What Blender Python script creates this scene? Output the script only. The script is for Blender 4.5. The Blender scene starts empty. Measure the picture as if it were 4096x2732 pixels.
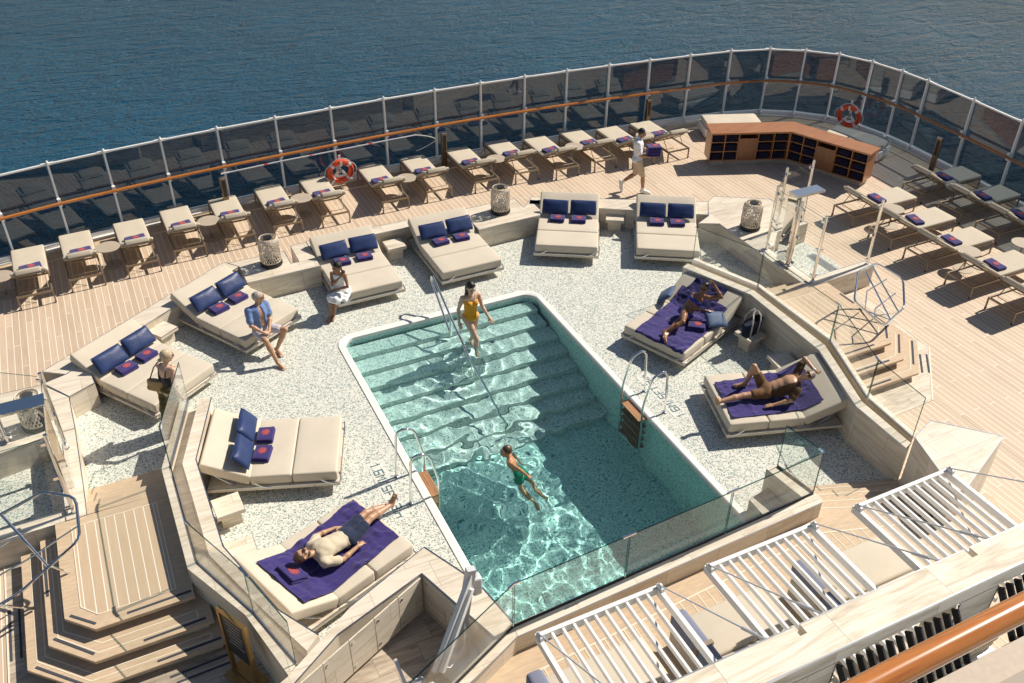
import bpy, math, random
import numpy as np
from mathutils import Vector, Matrix, noise as mnoise
random.seed(7)
sc = bpy.context.scene
COL = sc.collection
R = math.radians
V = Vector
AX = 5.52          # the pool deck is symmetrical about this X (metres, Y runs aft, Z up)

# ------------------------------------------------------------------ mesh builder
class MB:
    def __init__(s): s.v = []; s.f = []; s.T = Matrix.Identity(4)
    def add(s, vs, fs):
        o = len(s.v)
        s.v += [tuple(s.T @ V(p)) for p in vs]
        s.f += [tuple(i + o for i in f) for f in fs]
        return s
    def at(s, loc=(0, 0, 0), rz=0.0, rx=0.0, ry=0.0):
        s.T = Matrix.Translation(loc) @ Matrix.Rotation(rz, 4, 'Z') @ Matrix.Rotation(ry, 4, 'Y') @ Matrix.Rotation(rx, 4, 'X')
        return s
    def box(s, x0, x1, y0, y1, z0, z1):
        v = [(x0, y0, z0), (x1, y0, z0), (x1, y1, z0), (x0, y1, z0), (x0, y0, z1), (x1, y0, z1), (x1, y1, z1), (x0, y1, z1)]
        return s.add(v, [(0, 3, 2, 1), (4, 5, 6, 7), (0, 1, 5, 4), (1, 2, 6, 5), (2, 3, 7, 6), (3, 0, 4, 7)])
    def rbox(s, x0, x1, y0, y1, z0, z1, r=.03, n=3, puff=0.0):
        h = [(x1 - x0) / 2, (y1 - y0) / 2, (z1 - z0) / 2]; c = V(((x0 + x1) / 2, (y0 + y1) / 2, (z0 + z1) / 2))
        r = min(r, min(h) * .99)
        ax = []
        for k in range(3):
            a = [-h[k] + r * (1 - math.cos(i * math.pi / 2 / n)) for i in range(n + 1)]
            m = [-h[k] + r + (2 * (h[k] - r)) * i / 6 for i in range(1, 6)] if puff and k < 2 else []
            ax.append(a + m + [-q for q in reversed(a)])
        idx = {}; vs = []; fs = []
        def vid(p):
            key = (round(p[0], 5), round(p[1], 5), round(p[2], 5))
            if key in idx: return idx[key]
            q = V([max(-h[k] + r, min(h[k] - r, p[k])) for k in range(3)]); d = V(p) - q
            w = q + (d.normalized() * r if d.length > 1e-9 else d)
            if puff:
                e = max(0, 1 - (w.x / h[0]) ** 4) * max(0, 1 - (w.y / h[1]) ** 4)
                w.z *= (1 - puff) + puff * e
            idx[key] = len(vs); vs.append(tuple(w + c)); return idx[key]
        for k in range(3):
            u, w = (k + 1) % 3, (k + 2) % 3
            for sgn in (0, -1):
                A, B = ax[u], ax[w]
                for i in range(len(A) - 1):
                    for j in range(len(B) - 1):
                        q = []
                        for (ii, jj) in ((i, j), (i + 1, j), (i + 1, j + 1), (i, j + 1)):
                            p = [0, 0, 0]; p[k] = ax[k][sgn]; p[u] = A[ii]; p[w] = B[jj]; q.append(vid(p))
                        if sgn == 0: q.reverse()
                        fs.append(tuple(q))
        return s.add(vs, fs)
    def prism(s, poly, z0, z1):
        n = len(poly)
        if sum(poly[i][0] * poly[(i + 1) % n][1] - poly[(i + 1) % n][0] * poly[i][1] for i in range(n)) < 0: poly = poly[::-1]
        vs = [(x, y, z0) for x, y in poly] + [(x, y, z1) for x, y in poly]
        return s.add(vs, [tuple(range(n - 1, -1, -1)), tuple(range(n, 2 * n))] + [(i, (i + 1) % n, n + (i + 1) % n, n + i) for i in range(n)])
    def sheet(s, poly, z):
        n = len(poly)
        if sum(poly[i][0] * poly[(i + 1) % n][1] - poly[(i + 1) % n][0] * poly[i][1] for i in range(n)) < 0: poly = poly[::-1]
        return s.add([(x, y, z) for x, y in poly], [tuple(range(n))])
    def tube(s, pts, r, n=8, closed=False, up=None):
        pts = [V(p) for p in pts]; m = len(pts); vs = []; fs = []
        rr = r if isinstance(r, (list, tuple)) else [r] * m
        prev = None
        for i, p in enumerate(pts):
            if closed: t = pts[(i + 1) % m] - pts[i - 1]
            else: t = pts[min(i + 1, m - 1)] - pts[max(i - 1, 0)]
            t.normalize()
            if prev is None:
                a = V(up) if up else (V((0, 0, 1)) if abs(t.z) < .9 else V((1, 0, 0)))
            else: a = prev
            a = (a - t * a.dot(t)).normalized(); prev = a; b = t.cross(a)
            for k in range(n):
                an = 2 * math.pi * k / n + (math.pi / 4 if n == 4 else 0)
                vs.append(tuple(p + (a * math.cos(an) + b * math.sin(an)) * rr[i]))
        L = m if closed else m - 1
        for i in range(L):
            for k in range(n):
                a0 = i * n + k; a1 = i * n + (k + 1) % n; j = (i + 1) % m
                fs.append((a0, a1, j * n + (k + 1) % n, j * n + k))
        if not closed:
            fs.append(tuple(range(n - 1, -1, -1))); fs.append(tuple((m - 1) * n + k for k in range(n)))
        return s.add(vs, fs)
    def bar(s, a, b, w=.04, h=None, up=(0, 0, 1)):
        a, b = V(a), V(b); h = h or w; t = (b - a).normalized(); u = V(up)
        if abs(t.dot(u)) > .98: u = V((0, 1, 0))
        sd = t.cross(u).normalized(); u = sd.cross(t)
        vs = [tuple(p + sd * (i * w / 2) + u * (j * h / 2)) for p in (a, b) for i, j in ((-1, -1), (1, -1), (1, 1), (-1, 1))]
        return s.add(vs, [(0, 1, 2, 3)[::-1], (4, 5, 6, 7), (0, 4, 5, 1)[::-1], (1, 5, 6, 2)[::-1], (2, 6, 7, 3)[::-1], (3, 7, 4, 0)[::-1]][0:2] + [(0, 1, 5, 4), (1, 2, 6, 5), (2, 3, 7, 6), (3, 0, 4, 7)])
    def lathe(s, prof, n=24, z0=0):
        m = len(prof); vs = []; fs = []
        for (r, z) in prof:
            for k in range(n):
                a = 2 * math.pi * k / n; vs.append((r * math.cos(a), r * math.sin(a), z + z0))
        for i in range(m - 1):
            for k in range(n): fs.append((i * n + k, i * n + (k + 1) % n, (i + 1) * n + (k + 1) % n, (i + 1) * n + k))
        fs.append(tuple(range(n - 1, -1, -1))); fs.append(tuple((m - 1) * n + k for k in range(n)))
        return s.add(vs, fs)
    def ball(s, c, r, n=10):
        rx, ry, rz = r if isinstance(r, (tuple, list)) else (r, r, r); vs = []; fs = []
        for i in range(1, n):
            th = math.pi * i / n
            for k in range(2 * n):
                a = math.pi * k / n; vs.append((c[0] + rx * math.sin(th) * math.cos(a), c[1] + ry * math.sin(th) * math.sin(a), c[2] - rz * math.cos(th)))
        m = 2 * n
        for i in range(n - 2):
            for k in range(m): fs.append((i * m + k, i * m + (k + 1) % m, (i + 1) * m + (k + 1) % m, (i + 1) * m + k))
        b = len(vs); vs += [(c[0], c[1], c[2] - rz), (c[0], c[1], c[2] + rz)]
        for k in range(m): fs.append((b, (k + 1) % m, k)); fs.append((b + 1, (n - 2) * m + k, (n - 2) * m + (k + 1) % m))
        return s.add(vs, fs)
    def grid(s, P, closed_u=False):
        nu = len(P); nv = len(P[0]); vs = [p for row in P for p in row]; fs = []
        for i in range(nu if closed_u else nu - 1):
            for j in range(nv - 1):
                fs.append((i * nv + j, ((i + 1) % nu) * nv + j, ((i + 1) % nu) * nv + j + 1, i * nv + j + 1))
        return s.add(vs, fs)
    def build(s, name, mat, parent=None, smooth=True, ang=35, loc=None, rz=0):
        me = bpy.data.meshes.new(name); me.from_pydata(s.v, [], s.f)
        me.materials.append(mat)
        if smooth:
            me.shade_smooth(); me.set_sharp_from_angle(angle=R(ang))
        me.update()
        o = bpy.data.objects.new(name, me); COL.objects.link(o)
        if parent: o.parent = parent
        if loc: o.location = loc
        o.rotation_euler.z = rz
        return o

def tag(o, label, cat, group=None, kind=None):
    if label: o['label'] = label
    if cat: o['category'] = cat
    if group: o['group'] = group
    if kind: o['kind'] = kind
    return o
def thing(name, label, cat, loc=(0, 0, 0), rz=0.0, group=None):
    o = bpy.data.objects.new(name, None); COL.objects.link(o); o.empty_display_size = .1
    o.location = loc; o.rotation_euler.z = rz
    return tag(o, label, cat, group)
def structure(o):
    o['kind'] = 'structure'; return o
def dup(root, loc, rz, label=None, group=None):
    def cp(o, par):
        c = o.copy(); COL.objects.link(c)
        if par: c.parent = par
        for ch in [x for x in kids.get(o.name, [])]: cp(ch, c)
        return c
    kids = {}
    for o in bpy.data.objects:
        if o.parent: kids.setdefault(o.parent.name, []).append(o)
    r = cp(root, None); r.location = loc; r.rotation_euler.z = rz
    if label: r['label'] = label
    if group: r['group'] = group
    return r

# ------------------------------------------------------------------ materials
class NT:
    def __init__(s, name):
        s.m = bpy.data.materials.new(name); s.m.use_nodes = True; s.t = s.m.node_tree; s.t.nodes.clear()
        s.out = s.t.nodes.new('ShaderNodeOutputMaterial')
    def n(s, typ, **kw):
        nd = s.t.nodes.new('ShaderNode' + typ)
        for k, v in kw.items():
            if k.startswith('_'): setattr(nd, k[1:], v)
        for k, v in kw.items():
            if k.startswith('_'): continue
            key = int(k[1:]) if k[0] == 'i' and k[1:].isdigit() else k.replace('__', ' ')
            inp = nd.inputs[key]
            if hasattr(v, 'is_output') or isinstance(v, bpy.types.NodeSocket): s.t.links.new(v, inp)
            else: inp.default_value = v
        return nd
    def math(s, op, a, b=0.0, c=0.0):
        nd = s.t.nodes.new('ShaderNodeMath'); nd.operation = op
        for i, v in enumerate((a, b, c)):
            if isinstance(v, bpy.types.NodeSocket): s.t.links.new(v, nd.inputs[i])
            else: nd.inputs[i].default_value = v
        return nd.outputs[0]
    def ramp(s, fac, stops, interp='LINEAR'):
        nd = s.t.nodes.new('ShaderNodeValToRGB'); s.t.links.new(fac, nd.inputs[0]); cr = nd.color_ramp; cr.interpolation = interp
        while len(cr.elements) < len(stops): cr.elements.new(.5)
        for e, (p, c) in zip(cr.elements, stops): e.position = p; e.color = (*c, 1) if len(c) == 3 else c
        return nd.outputs[0]
    def mix(s, fac, a, b, typ='MIX'):
        nd = s.t.nodes.new('ShaderNodeMix'); nd.data_type = 'RGBA'; nd.blend_type = typ
        for i, v in ((0, fac), (6, a), (7, b)):
            if isinstance(v, bpy.types.NodeSocket): s.t.links.new(v, nd.inputs[i])
            else: nd.inputs[i].default_value = v if i == 0 else ((*v, 1) if len(v) == 3 else v)
        return nd.outputs[2]
    def pos(s): return s.n('NewGeometry').outputs['Position']
    def obj(s): return s.n('TexCoord').outputs['Object']
    def bsdf(s, **kw):
        b = s.n('BsdfPrincipled', **kw); s.t.links.new(b.outputs[0], s.out.inputs[0]); return b
    def bump(s, h, strength=.2, dist=.01):
        return s.n('Bump', Height=h, Strength=strength, Distance=dist).outputs[0]

def c4(c): return (*c, 1.0)
def plain(name, col, rough=.5, metal=0.0, var=0.06, scale=6.0, bump=0.0, bscale=200.0, stretch=(1, 1, 1), coat=0.0, sheen=0.0, spec=.5):
    t = NT(name); p = t.n('Mapping', Vector=t.obj(), Scale=stretch).outputs[0]
    nz = t.n('TexNoise', Vector=p, Scale=scale, Detail=4.0).outputs[0]
    lo = tuple(max(0, x * (1 - var)) for x in col); hi = tuple(min(1, x * (1 + var)) for x in col)
    c = t.ramp(nz, [(.3, lo), (.7, hi)])
    kw = dict(Base__Color=c, Roughness=rough, Metallic=metal, Coat__Weight=coat, Sheen__Weight=sheen, Specular__IOR__Level=spec)
    if bump:
        kw['Normal'] = t.bump(t.n('TexNoise', Vector=p, Scale=bscale, Detail=2.0).outputs[0], bump, .004)
    t.bsdf(**kw); return t.m

def frac(t, x): return t.math('FRACT', x)
def make_teak(name, joints=True, wide=.125, cols=((.47, .35, .245), (.65, .50, .365)), seam=(.86, .80, .68), ang=0.0):
    t = NT(name); s = t.n('SeparateXYZ', Vector=t.n('VectorRotate', Vector=t.pos(), _rotation_type='Z_AXIS', Angle=ang).outputs[0])
    x, y = s.outputs[0], s.outputs[1]
    u = t.math('MULTIPLY', x, 1 / wide); row = t.math('FLOOR', u); fu = frac(t, u)
    w = .085
    seamx = t.math('LESS_THAN', fu, w)
    L = 2.35
    yy = t.math('MULTIPLY_ADD', row, 1 / 3.0, t.math('DIVIDE', y, L)); fy = frac(t, yy); cell = t.math('FLOOR', yy)
    seam_m = t.math('MAXIMUM', seamx, t.math('LESS_THAN', fy, .0042)) if joints else seamx
    wn = t.n('TexWhiteNoise', _noise_dimensions='2D', Vector=t.n('CombineXYZ', X=row, Y=cell if joints else 0.0).outputs[0]).outputs[0]
    gv = t.n('CombineXYZ', X=t.math('MULTIPLY_ADD', wn, 9.0, t.math('MULTIPLY', x, 26.0)), Y=t.math('MULTIPLY', y, 1.1), Z=t.math('MULTIPLY', wn, 20.0)).outputs[0]
    g = t.n('TexNoise', Vector=gv, Scale=1.6, Detail=5.0, Roughness=.6, Distortion=.8).outputs[0]
    big = t.n('TexNoise', Vector=t.pos(), Scale=.55, Detail=3.0).outputs[0]
    f = t.math('ADD', t.math('MULTIPLY', g, .62), t.math('ADD', t.math('MULTIPLY', wn, .22), t.math('MULTIPLY', big, .22)))
    wood = t.ramp(f, [(.30, cols[0]), (.72, cols[1])])
    c = t.mix(seam_m, wood, seam)
    t.bsdf(Base__Color=c, Roughness=t.math('MULTIPLY_ADD', g, .2, .45), Normal=t.bump(t.math('SUBTRACT', g, t.math('MULTIPLY', seam_m, .6)), .12, .004), Specular__IOR__Level=.3)
    return t.m
def make_stone(name, a=(.64, .555, .435), b=(.74, .66, .54), dark=(.53, .445, .34), rough=.42, tx=.9, ty=.45, vein=1.0, spec=.35):
    t = NT(name); P = t.pos(); nrm = t.n('NewGeometry').outputs['Normal']
    s = t.n('SeparateXYZ', Vector=P); sn = t.n('SeparateXYZ', Vector=nrm)
    vert = t.math('LESS_THAN', t.math('ABSOLUTE', sn.outputs[2]), .5)
    hx = t.math('ADD', s.outputs[0], t.math('MULTIPLY', t.math('SUBTRACT', s.outputs[1], 0.0), t.math('MULTIPLY', vert, .8)))
    hy = t.math('ADD', t.math('MULTIPLY', s.outputs[1], t.math('SUBTRACT', 1.0, vert)), t.math('MULTIPLY', s.outputs[2], vert))
    uv = t.n('CombineXYZ', X=hx, Y=hy).outputs[0]
    br = t.n('TexBrick', Vector=uv, Color1=c4((0, 0, 0)), Color2=c4((1, 1, 1)), Mortar=c4((.5, .5, .5)), Scale=1.0, Mortar__Size=.0035, Brick__Width=tx, Row__Height=ty, Mortar__Smooth=0.0, _offset=.37)
    tone = t.n('SeparateColor', Color=br.outputs[0]).outputs[0]
    wv = t.n('CombineXYZ', X=t.math('MULTIPLY_ADD', tone, 7.0, t.math('MULTIPLY', hx, .55)), Y=t.math('MULTIPLY', hy, 4.2), Z=t.math('MULTIPLY', tone, 11.0)).outputs[0]
    n1 = t.n('TexNoise', Vector=wv, Scale=1.7, Detail=7.0, Roughness=.62, Distortion=1.6).outputs[0]
    n2 = t.n('TexNoise', Vector=P, Scale=60.0, Detail=2.0).outputs[0]
    f = t.math('ADD', n1, t.math('ADD', t.math('MULTIPLY', t.math('SUBTRACT', tone, .5), .16), t.math('MULTIPLY', t.math('SUBTRACT', n2, .5), .10)))
    base = t.ramp(f, [(.30, dark), (.44, a), (.60, b), (.74, tuple((p + q) / 2 for p, q in zip(a, b)))])
    c = t.mix(br.outputs[1], base, tuple(.62 * q for q in a))
    t.bsdf(Base__Color=c, Roughness=rough, Normal=t.bump(n1, .05, .004), Specular__IOR__Level=spec)
    return t.m
def make_mosaic(name, cell=.0165, cream=(.77, .73, .635), pale=(.61, .63, .555), teal=(.13, .235, .225), tealfrac=.84, grout=(.66, .65, .59)):
    t = NT(name); P = t.pos(); s = t.n('SeparateXYZ', Vector=P); sn = t.n('SeparateXYZ', Vector=t.n('NewGeometry').outputs['Normal'])
    az = t.math('GREATER_THAN', t.math('ABSOLUTE', sn.outputs[2]), .5); ay = t.math('GREATER_THAN', t.math('ABSOLUTE', sn.outputs[1]), .5)
    # flat faces use x,y; walls use the run and the height
    u = t.math('ADD', t.math('MULTIPLY', s.outputs[0], t.math('MAXIMUM', az, ay)), t.math('MULTIPLY', s.outputs[1], t.math('SUBTRACT', 1.0, t.math('MAXIMUM', az, ay))))
    v = t.math('ADD', t.math('MULTIPLY', s.outputs[1], az), t.math('MULTIPLY', s.outputs[2], t.math('SUBTRACT', 1.0, az)))
    cu = t.math('DIVIDE', u, cell); cv = t.math('DIVIDE', v, cell)
    w = t.n('TexWhiteNoise', _noise_dimensions='2D', Vector=t.n('CombineXYZ', X=t.math('FLOOR', cu), Y=t.math('FLOOR', cv)).outputs[0])
    # dark chips come in short runs, so blend a coarse cell too
    w2 = t.n('TexWhiteNoise', _noise_dimensions='2D', Vector=t.n('CombineXYZ', X=t.math('FLOOR', t.math('MULTIPLY', cu, .5)), Y=t.math('FLOOR', cv), Z=3.0).outputs[0])
    val = t.math('MAXIMUM', t.math('MULTIPLY', w.outputs[0], .985), t.math('SUBTRACT', w2.outputs[0], .10))
    g = t.math('MAXIMUM', t.math('LESS_THAN', frac(t, cu), .10), t.math('LESS_THAN', frac(t, cv), .10))
    col = t.ramp(val, [(0, cream), (.34, tuple(.93 * q for q in cream)), (.56, pale), (tealfrac - .05, tuple(.55 * q for q in pale)), (tealfrac + .02, teal), (.93, tuple(.55 * q for q in teal))], 'CONSTANT')
    c = t.mix(g, col, grout)
    t.bsdf(Base__Color=c, Roughness=.32, Specular__IOR__Level=.4)
    return t.m
def make_glass(name, tint, fres=1.5, rough=0.0, gl=(1, 1, 1)):
    t = NT(name)
    tr = t.n('BsdfTransparent', Color=c4(tint)); go = t.n('BsdfGlossy', Roughness=rough, Color=c4(gl))
    bf = t.n('NewGeometry').outputs['Backfacing']      # same reflectance on both faces of the pane
    ior = t.math('ADD', t.math('MULTIPLY', bf, 1 / fres - fres), fres)
    fr = t.n('Fresnel', IOR=ior).outputs[0]
    mx = t.n('MixShader', Fac=fr); t.t.links.new(tr.outputs[0], mx.inputs[1]); t.t.links.new(go.outputs[0], mx.inputs[2])
    t.t.links.new(mx.outputs[0], t.out.inputs[0]); return t.m
def make_wood(name, dark, light, axis=0, rough=.35, coat=.3, scale=1.0):
    t = NT(name); s = t.n('SeparateXYZ', Vector=t.pos())
    k = [14.0, 14.0, 14.0]; k[axis] = .9
    v = t.n('CombineXYZ', X=t.math('MULTIPLY', s.outputs[0], k[0] * scale), Y=t.math('MULTIPLY', s.outputs[1], k[1] * scale), Z=t.math('MULTIPLY', s.outputs[2], k[2] * scale)).outputs[0]
    g = t.n('TexNoise', Vector=v, Scale=2.0, Detail=6.0, Roughness=.65, Distortion=1.2).outputs[0]
    t.bsdf(Base__Color=t.ramp(g, [(.3, dark), (.7, light)]), Roughness=rough, Coat__Weight=coat, Coat__Roughness=.15)
    return t.m
def make_fabric(name, col, var=.05, rough=.85, bump=.15, weave=700.0, big=3.0, sheen=.1):
    t = NT(name); p = t.pos()
    n1 = t.n('TexNoise', Vector=p, Scale=big, Detail=5.0).outputs[0]; n2 = t.n('TexNoise', Vector=p, Scale=weave, Detail=1.0).outputs[0]
    n3 = t.n('TexNoise', Vector=p, Scale=9.0, Detail=3.0).outputs[0]
    f = t.math('ADD', t.math('MULTIPLY', n1, .7), t.math('MULTIPLY', n2, .3))
    c = t.ramp(f, [(.3, tuple(x * (1 - var) for x in col)), (.7, tuple(min(1, x * (1 + var)) for x in col))])
    h = t.math('ADD', t.math('MULTIPLY', n3, 1.0), t.math('MULTIPLY', n2, .12))
    t.bsdf(Base__Color=c, Roughness=rough, Normal=t.bump(h, bump, .02), Sheen__Weight=sheen, Specular__IOR__Level=.2); return t.m

TEAK = make_teak('teak deck')
TEAKP = plain('teak plain', (.56, .42, .285), .5, var=.12, scale=3.0, stretch=(2, 12, 1), spec=.3)
TEAKL = make_teak('teak landing', joints=False, wide=.135, cols=((.50, .37, .245), (.61, .46, .315)))
SEAM = plain('deck caulking', (.80, .70, .54), .7, var=.03)
STONE = make_stone('travertine wall')
STONEB = make_stone('travertine beam', a=(.66, .57, .44), b=(.80, .72, .60), dark=(.50, .41, .30), tx=1.25, ty=3.0, rough=.5)
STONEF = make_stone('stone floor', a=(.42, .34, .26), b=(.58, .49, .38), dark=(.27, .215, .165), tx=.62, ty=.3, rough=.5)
STONEG = make_stone('stone plinth grey', a=(.33, .30, .27), b=(.42, .39, .35), dark=(.25, .23, .2), tx=.3, ty=.3)
MOSAIC = make_mosaic('mosaic deck tiles')
POOLT = make_mosaic('pool tiles water tinted', cell=.015, cream=(.72, .92, .87), pale=(.54, .82, .77), teal=(.06, .30, .33), tealfrac=.85, grout=(.58, .78, .72))  # aqua is the deep water's light absorption, put into the tile colour
STEPT = make_mosaic('step tiles', cell=.015, cream=(.90, .93, .88), pale=(.70, .80, .75), teal=(.10, .32, .34), tealfrac=.86, grout=(.78, .83, .77))  # whiter copy for shallow water, less depth tint put into the colour
COPING = plain('white coping', (.80, .775, .71), .45, var=.03, scale=5)
TRIM = plain('steel trim', (.55, .56, .60), .3, 1.0, var=.05)
CREAM = make_fabric('cream upholstery', (.60, .525, .415), var=.05, bump=.12)
CREAMD = make_fabric('lounger cushion', (.56, .485, .375), var=.05, bump=.10)
NAVY = make_fabric('navy towel', (.034, .022, .135), var=.22, rough=.95, bump=.5, weave=350, sheen=.35)
BOLST = make_fabric('grey blue bolster', (.20, .215, .29), var=.08)
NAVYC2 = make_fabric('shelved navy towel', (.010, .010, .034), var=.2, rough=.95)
NAVYD = make_fabric('dark navy towel', (.022, .02, .085), var=.2, rough=.95, bump=.4, weave=350)
CORAL = plain('coral embroidery', (.78, .16, .14), .7, var=.1)
LEATHER = make_fabric('blue leather', (.028, .046, .125), var=.12, rough=.38, bump=.25, weave=900, big=2.5, sheen=0)
DENIMB = make_fabric('dull blue cushion', (.075, .115, .20), var=.1, rough=.6, bump=.2)
BRONZE = plain('bronze aluminium', (.30, .235, .165), .42, .55, var=.05)
TAUPE = plain('taupe table top', (.44, .36, .275), .6, var=.05, scale=3)
CHROME = plain('polished steel', (.80, .79, .77), .07, 1.0, var=.02)
BRUSH = plain('brushed steel', (.66, .66, .66), .28, 1.0, var=.05, scale=20, stretch=(1, 30, 1))
WHITE = plain('white paint', (.80, .79, .765), .4, var=.03, coat=.2)
WHITEP = plain('white plastic', (.80, .80, .79), .35, var=.02)
GREYP = plain('pale grey metal', (.62, .62, .64), .4, .2, var=.03)
BLACK = plain('black', (.012, .012, .013), .4, var=.1)
DARKS = plain('anti slip strip', (.055, .06, .075), .9, var=.2, scale=80)
GOLD = plain('gold anodised frame', (.42, .25, .085), .35, .75, var=.05)
RAILW = make_wood('varnished handrail', (.36, .105, .016), (.60, .23, .05), axis=0, rough=.22, coat=.6)
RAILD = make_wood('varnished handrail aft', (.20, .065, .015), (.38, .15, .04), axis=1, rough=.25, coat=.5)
WALNUT = make_wood('teak cabinet', (.26, .095, .03), (.46, .20, .075), axis=0, rough=.38, coat=.25)
WALNUTV = make_wood('teak cabinet upright', (.15, .06, .022), (.30, .125, .05), axis=2, rough=.38, coat=.2)
BOARD = make_wood('ladder tread', (.28, .13, .055), (.50, .27, .13), axis=1, rough=.5, coat=.1)
ORANGE = plain('orange lifebuoy', (.72, .085, .02), .5, var=.08)
SILVER = plain('reflective tape', (.62, .62, .64), .35, .2)
ROPE = plain('rope', (.72, .70, .66), .8, var=.1, scale=60)
GREENS = plain('green sign', (.01, .09, .045), .5)
SMOKE = make_glass('smoked glass', (.42, .47, .51), 1.7, gl=(.9, .93, .96))
CLEAR = make_glass('clear glass', (.972, .985, .98), 1.40)
EDGE = make_glass('glass edge', (.25, .42, .42), 1.5)
MIRROR = plain('mirror steel', (.83, .81, .78), .03, 1.0, var=.01)
WICKER = plain('woven rope cord', (.70, .60, .48), .75, var=.16, scale=30)
STRAW = plain('straw', (.38, .26, .12), .85, var=.2, scale=60, bump=.5)
NAVYC = make_fabric('navy canvas', (.012, .016, .038), var=.15, rough=.9)
CANVAS = make_fabric('canvas strap', (.62, .56, .46), var=.05)
# ================================================================== SETTING
def mx(p): return (2 * AX - p[0],) + tuple(p[1:])          # mirror image across the pool axis

# fence line (stern rail), read as metres on deck
FENCE = [(-4.9, 20.25), (-3.55, 20.55), (-2.21, 20.84), (-1.03, 21.07), (0.14, 21.24), (1.38, 21.39), (2.68, 21.51), (4.08, 21.60), (5.47, 21.66), (6.87, 21.72), (8.27, 21.74), (9.57, 21.73), (10.85, 21.69), (12.11, 21.63), (13.40, 21.54), (14.66, 21.43), (15.95, 21.31), (17.25, 21.15), (18.42, 20.83), (19.27, 20.28), (19.93, 19.60), (20.32, 18.68), (20.50, 17.72), (20.55, 16.85), (20.50, 15.28), (20.42, 13.75), (20.34, 12.2), (20.28, 10.7), (20.2, 9.2)]

sea_m = NT('sea water')
P = sea_m.pos()
def wv(scale, st, rot, det=3.0, dist=.6, w=0.0):
    mp = sea_m.n('Mapping', Vector=P, Rotation=(0, 0, rot), Location=(w, w, 0), Scale=st).outputs[0]
    return sea_m.n('TexNoise', Vector=mp, Scale=scale, Detail=det, Roughness=.55, Distortion=dist).outputs[0]
def crest(n):   # sharpen noise into crests
    return sea_m.math('SUBTRACT', 1.0, sea_m.math('MULTIPLY', sea_m.math('ABSOLUTE', sea_m.math('SUBTRACT', n, .5)), 2.0))
gust = sea_m.math('MULTIPLY_ADD', sea_m.n('TexNoise', Vector=P, Scale=.03, Detail=2.0).outputs[0], 1.0, .5)
big = sea_m.math('MULTIPLY', wv(.20, (1, 2.4, 1), R(-20), 2.0), 1.8)
mid = sea_m.math('MULTIPLY', crest(wv(.55, (1, 2.0, 1), R(-28), 3.0, .8)), .62)
mid2 = sea_m.math('MULTIPLY', crest(wv(.85, (1, 1.8, 1), R(12), 3.0, .8, 40)), .36)
fine = sea_m.math('MULTIPLY', wv(2.4, (1, 1.5, 1), R(-10), 5.0, .8), .46)
h = sea_m.math('ADD', sea_m.math('ADD', big, fine), sea_m.math('MULTIPLY', gust, sea_m.math('ADD', mid, mid2)))
patch = sea_m.n('TexNoise', Vector=P, Scale=.02, Detail=3.0).outputs[0]
b = sea_m.bsdf(Base__Color=sea_m.ramp(patch, [(.35, (.0012, .058, .120)), (.65, (.002, .080, .155))]), Roughness=.09, IOR=1.33, Specular__IOR__Level=.22,
               Normal=sea_m.bump(h, 1.0, .80))
sea = structure(MB().sheet([(-2500, -300), (2500, -300), (2500, 4000), (-2500, 4000)], -26).build('sea', sea_m.m, smooth=False))

deck_poly = FENCE + [(20.0, 2.0), (-6.0, 2.0)]
g = MB()
# deck: a sheet with the sunken places cut out would need booleans, so it is laid in pieces round the pool terrace
RING = [(-1.60, 9.0), (-1.60, 15.3), (1.9, 17.7), (9.14, 17.7), (12.64, 15.3), (12.64, 9.0)]
def strip(a, b): g.sheet(a + b, 0)
outer = [p for p in FENCE]
far = [p for p in FENCE if p[1] > 17.9]
g.sheet([(-6, 2), (-1.6, 2), (-1.6, 15.3), (-6, 15.3)], 0)
g.sheet([(12.64, 2), (19.9, 2), (20.2, 9.2), (20.28, 10.7), (20.34, 12.2), (20.42, 13.75), (20.5, 15.28), (12.64, 15.28)], 0)
g.sheet([(-6, 15.3), (-1.6, 15.3), (1.9, 17.7), (1.9, 21.44)] + [p for p in reversed(FENCE) if p[0] < 1.9] + [(-6, 20.1)], 0)
g.sheet([(1.9, 17.7), (9.14, 17.7), (9.14, 21.735)] + [p for p in reversed(FENCE) if 1.9 < p[0] < 9.14] + [(1.9, 21.44)], 0)
g.sheet([(9.14, 17.7), (12.64, 15.28), (20.5, 15.28)] + [p for p in reversed(FENCE) if p[1] > 15.3 and p[0] > 9.14] + [(9.14, 21.735)], 0)
g.sheet([(-1.6, 2), (12.64, 2), (12.64, 6.5), (-1.6, 6.5)], -.004); g.sheet([(-1.6, 6.5), (3.2, 6.5), (3.2, 7.0), (.3, 8.0), (-.1, 12.2), (-1.6, 12.2)], -.004); g.sheet([(10.4, 6.5), (12.64, 6.5), (12.64, 12.2), (11.1, 12.2), (11.1, 9.8), (10.4, 8.1)], -.004)
structure(g.build('teak_deck', TEAK, smooth=False))
hull = MB()
hull.prism(FENCE + [(20.0, -30), (-6.0, -30)], -24, -1.75)
for _i in range(len(FENCE) - 1):
    _a, _b = FENCE[_i], FENCE[_i + 1]; hull.add([(*_a, -1.75), (*_b, -1.75), (*_b, -.03), (*_a, -.03)], [(0, 1, 2, 3)])
structure(hull.build('ship_hull', WHITE, smooth=False))
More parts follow.
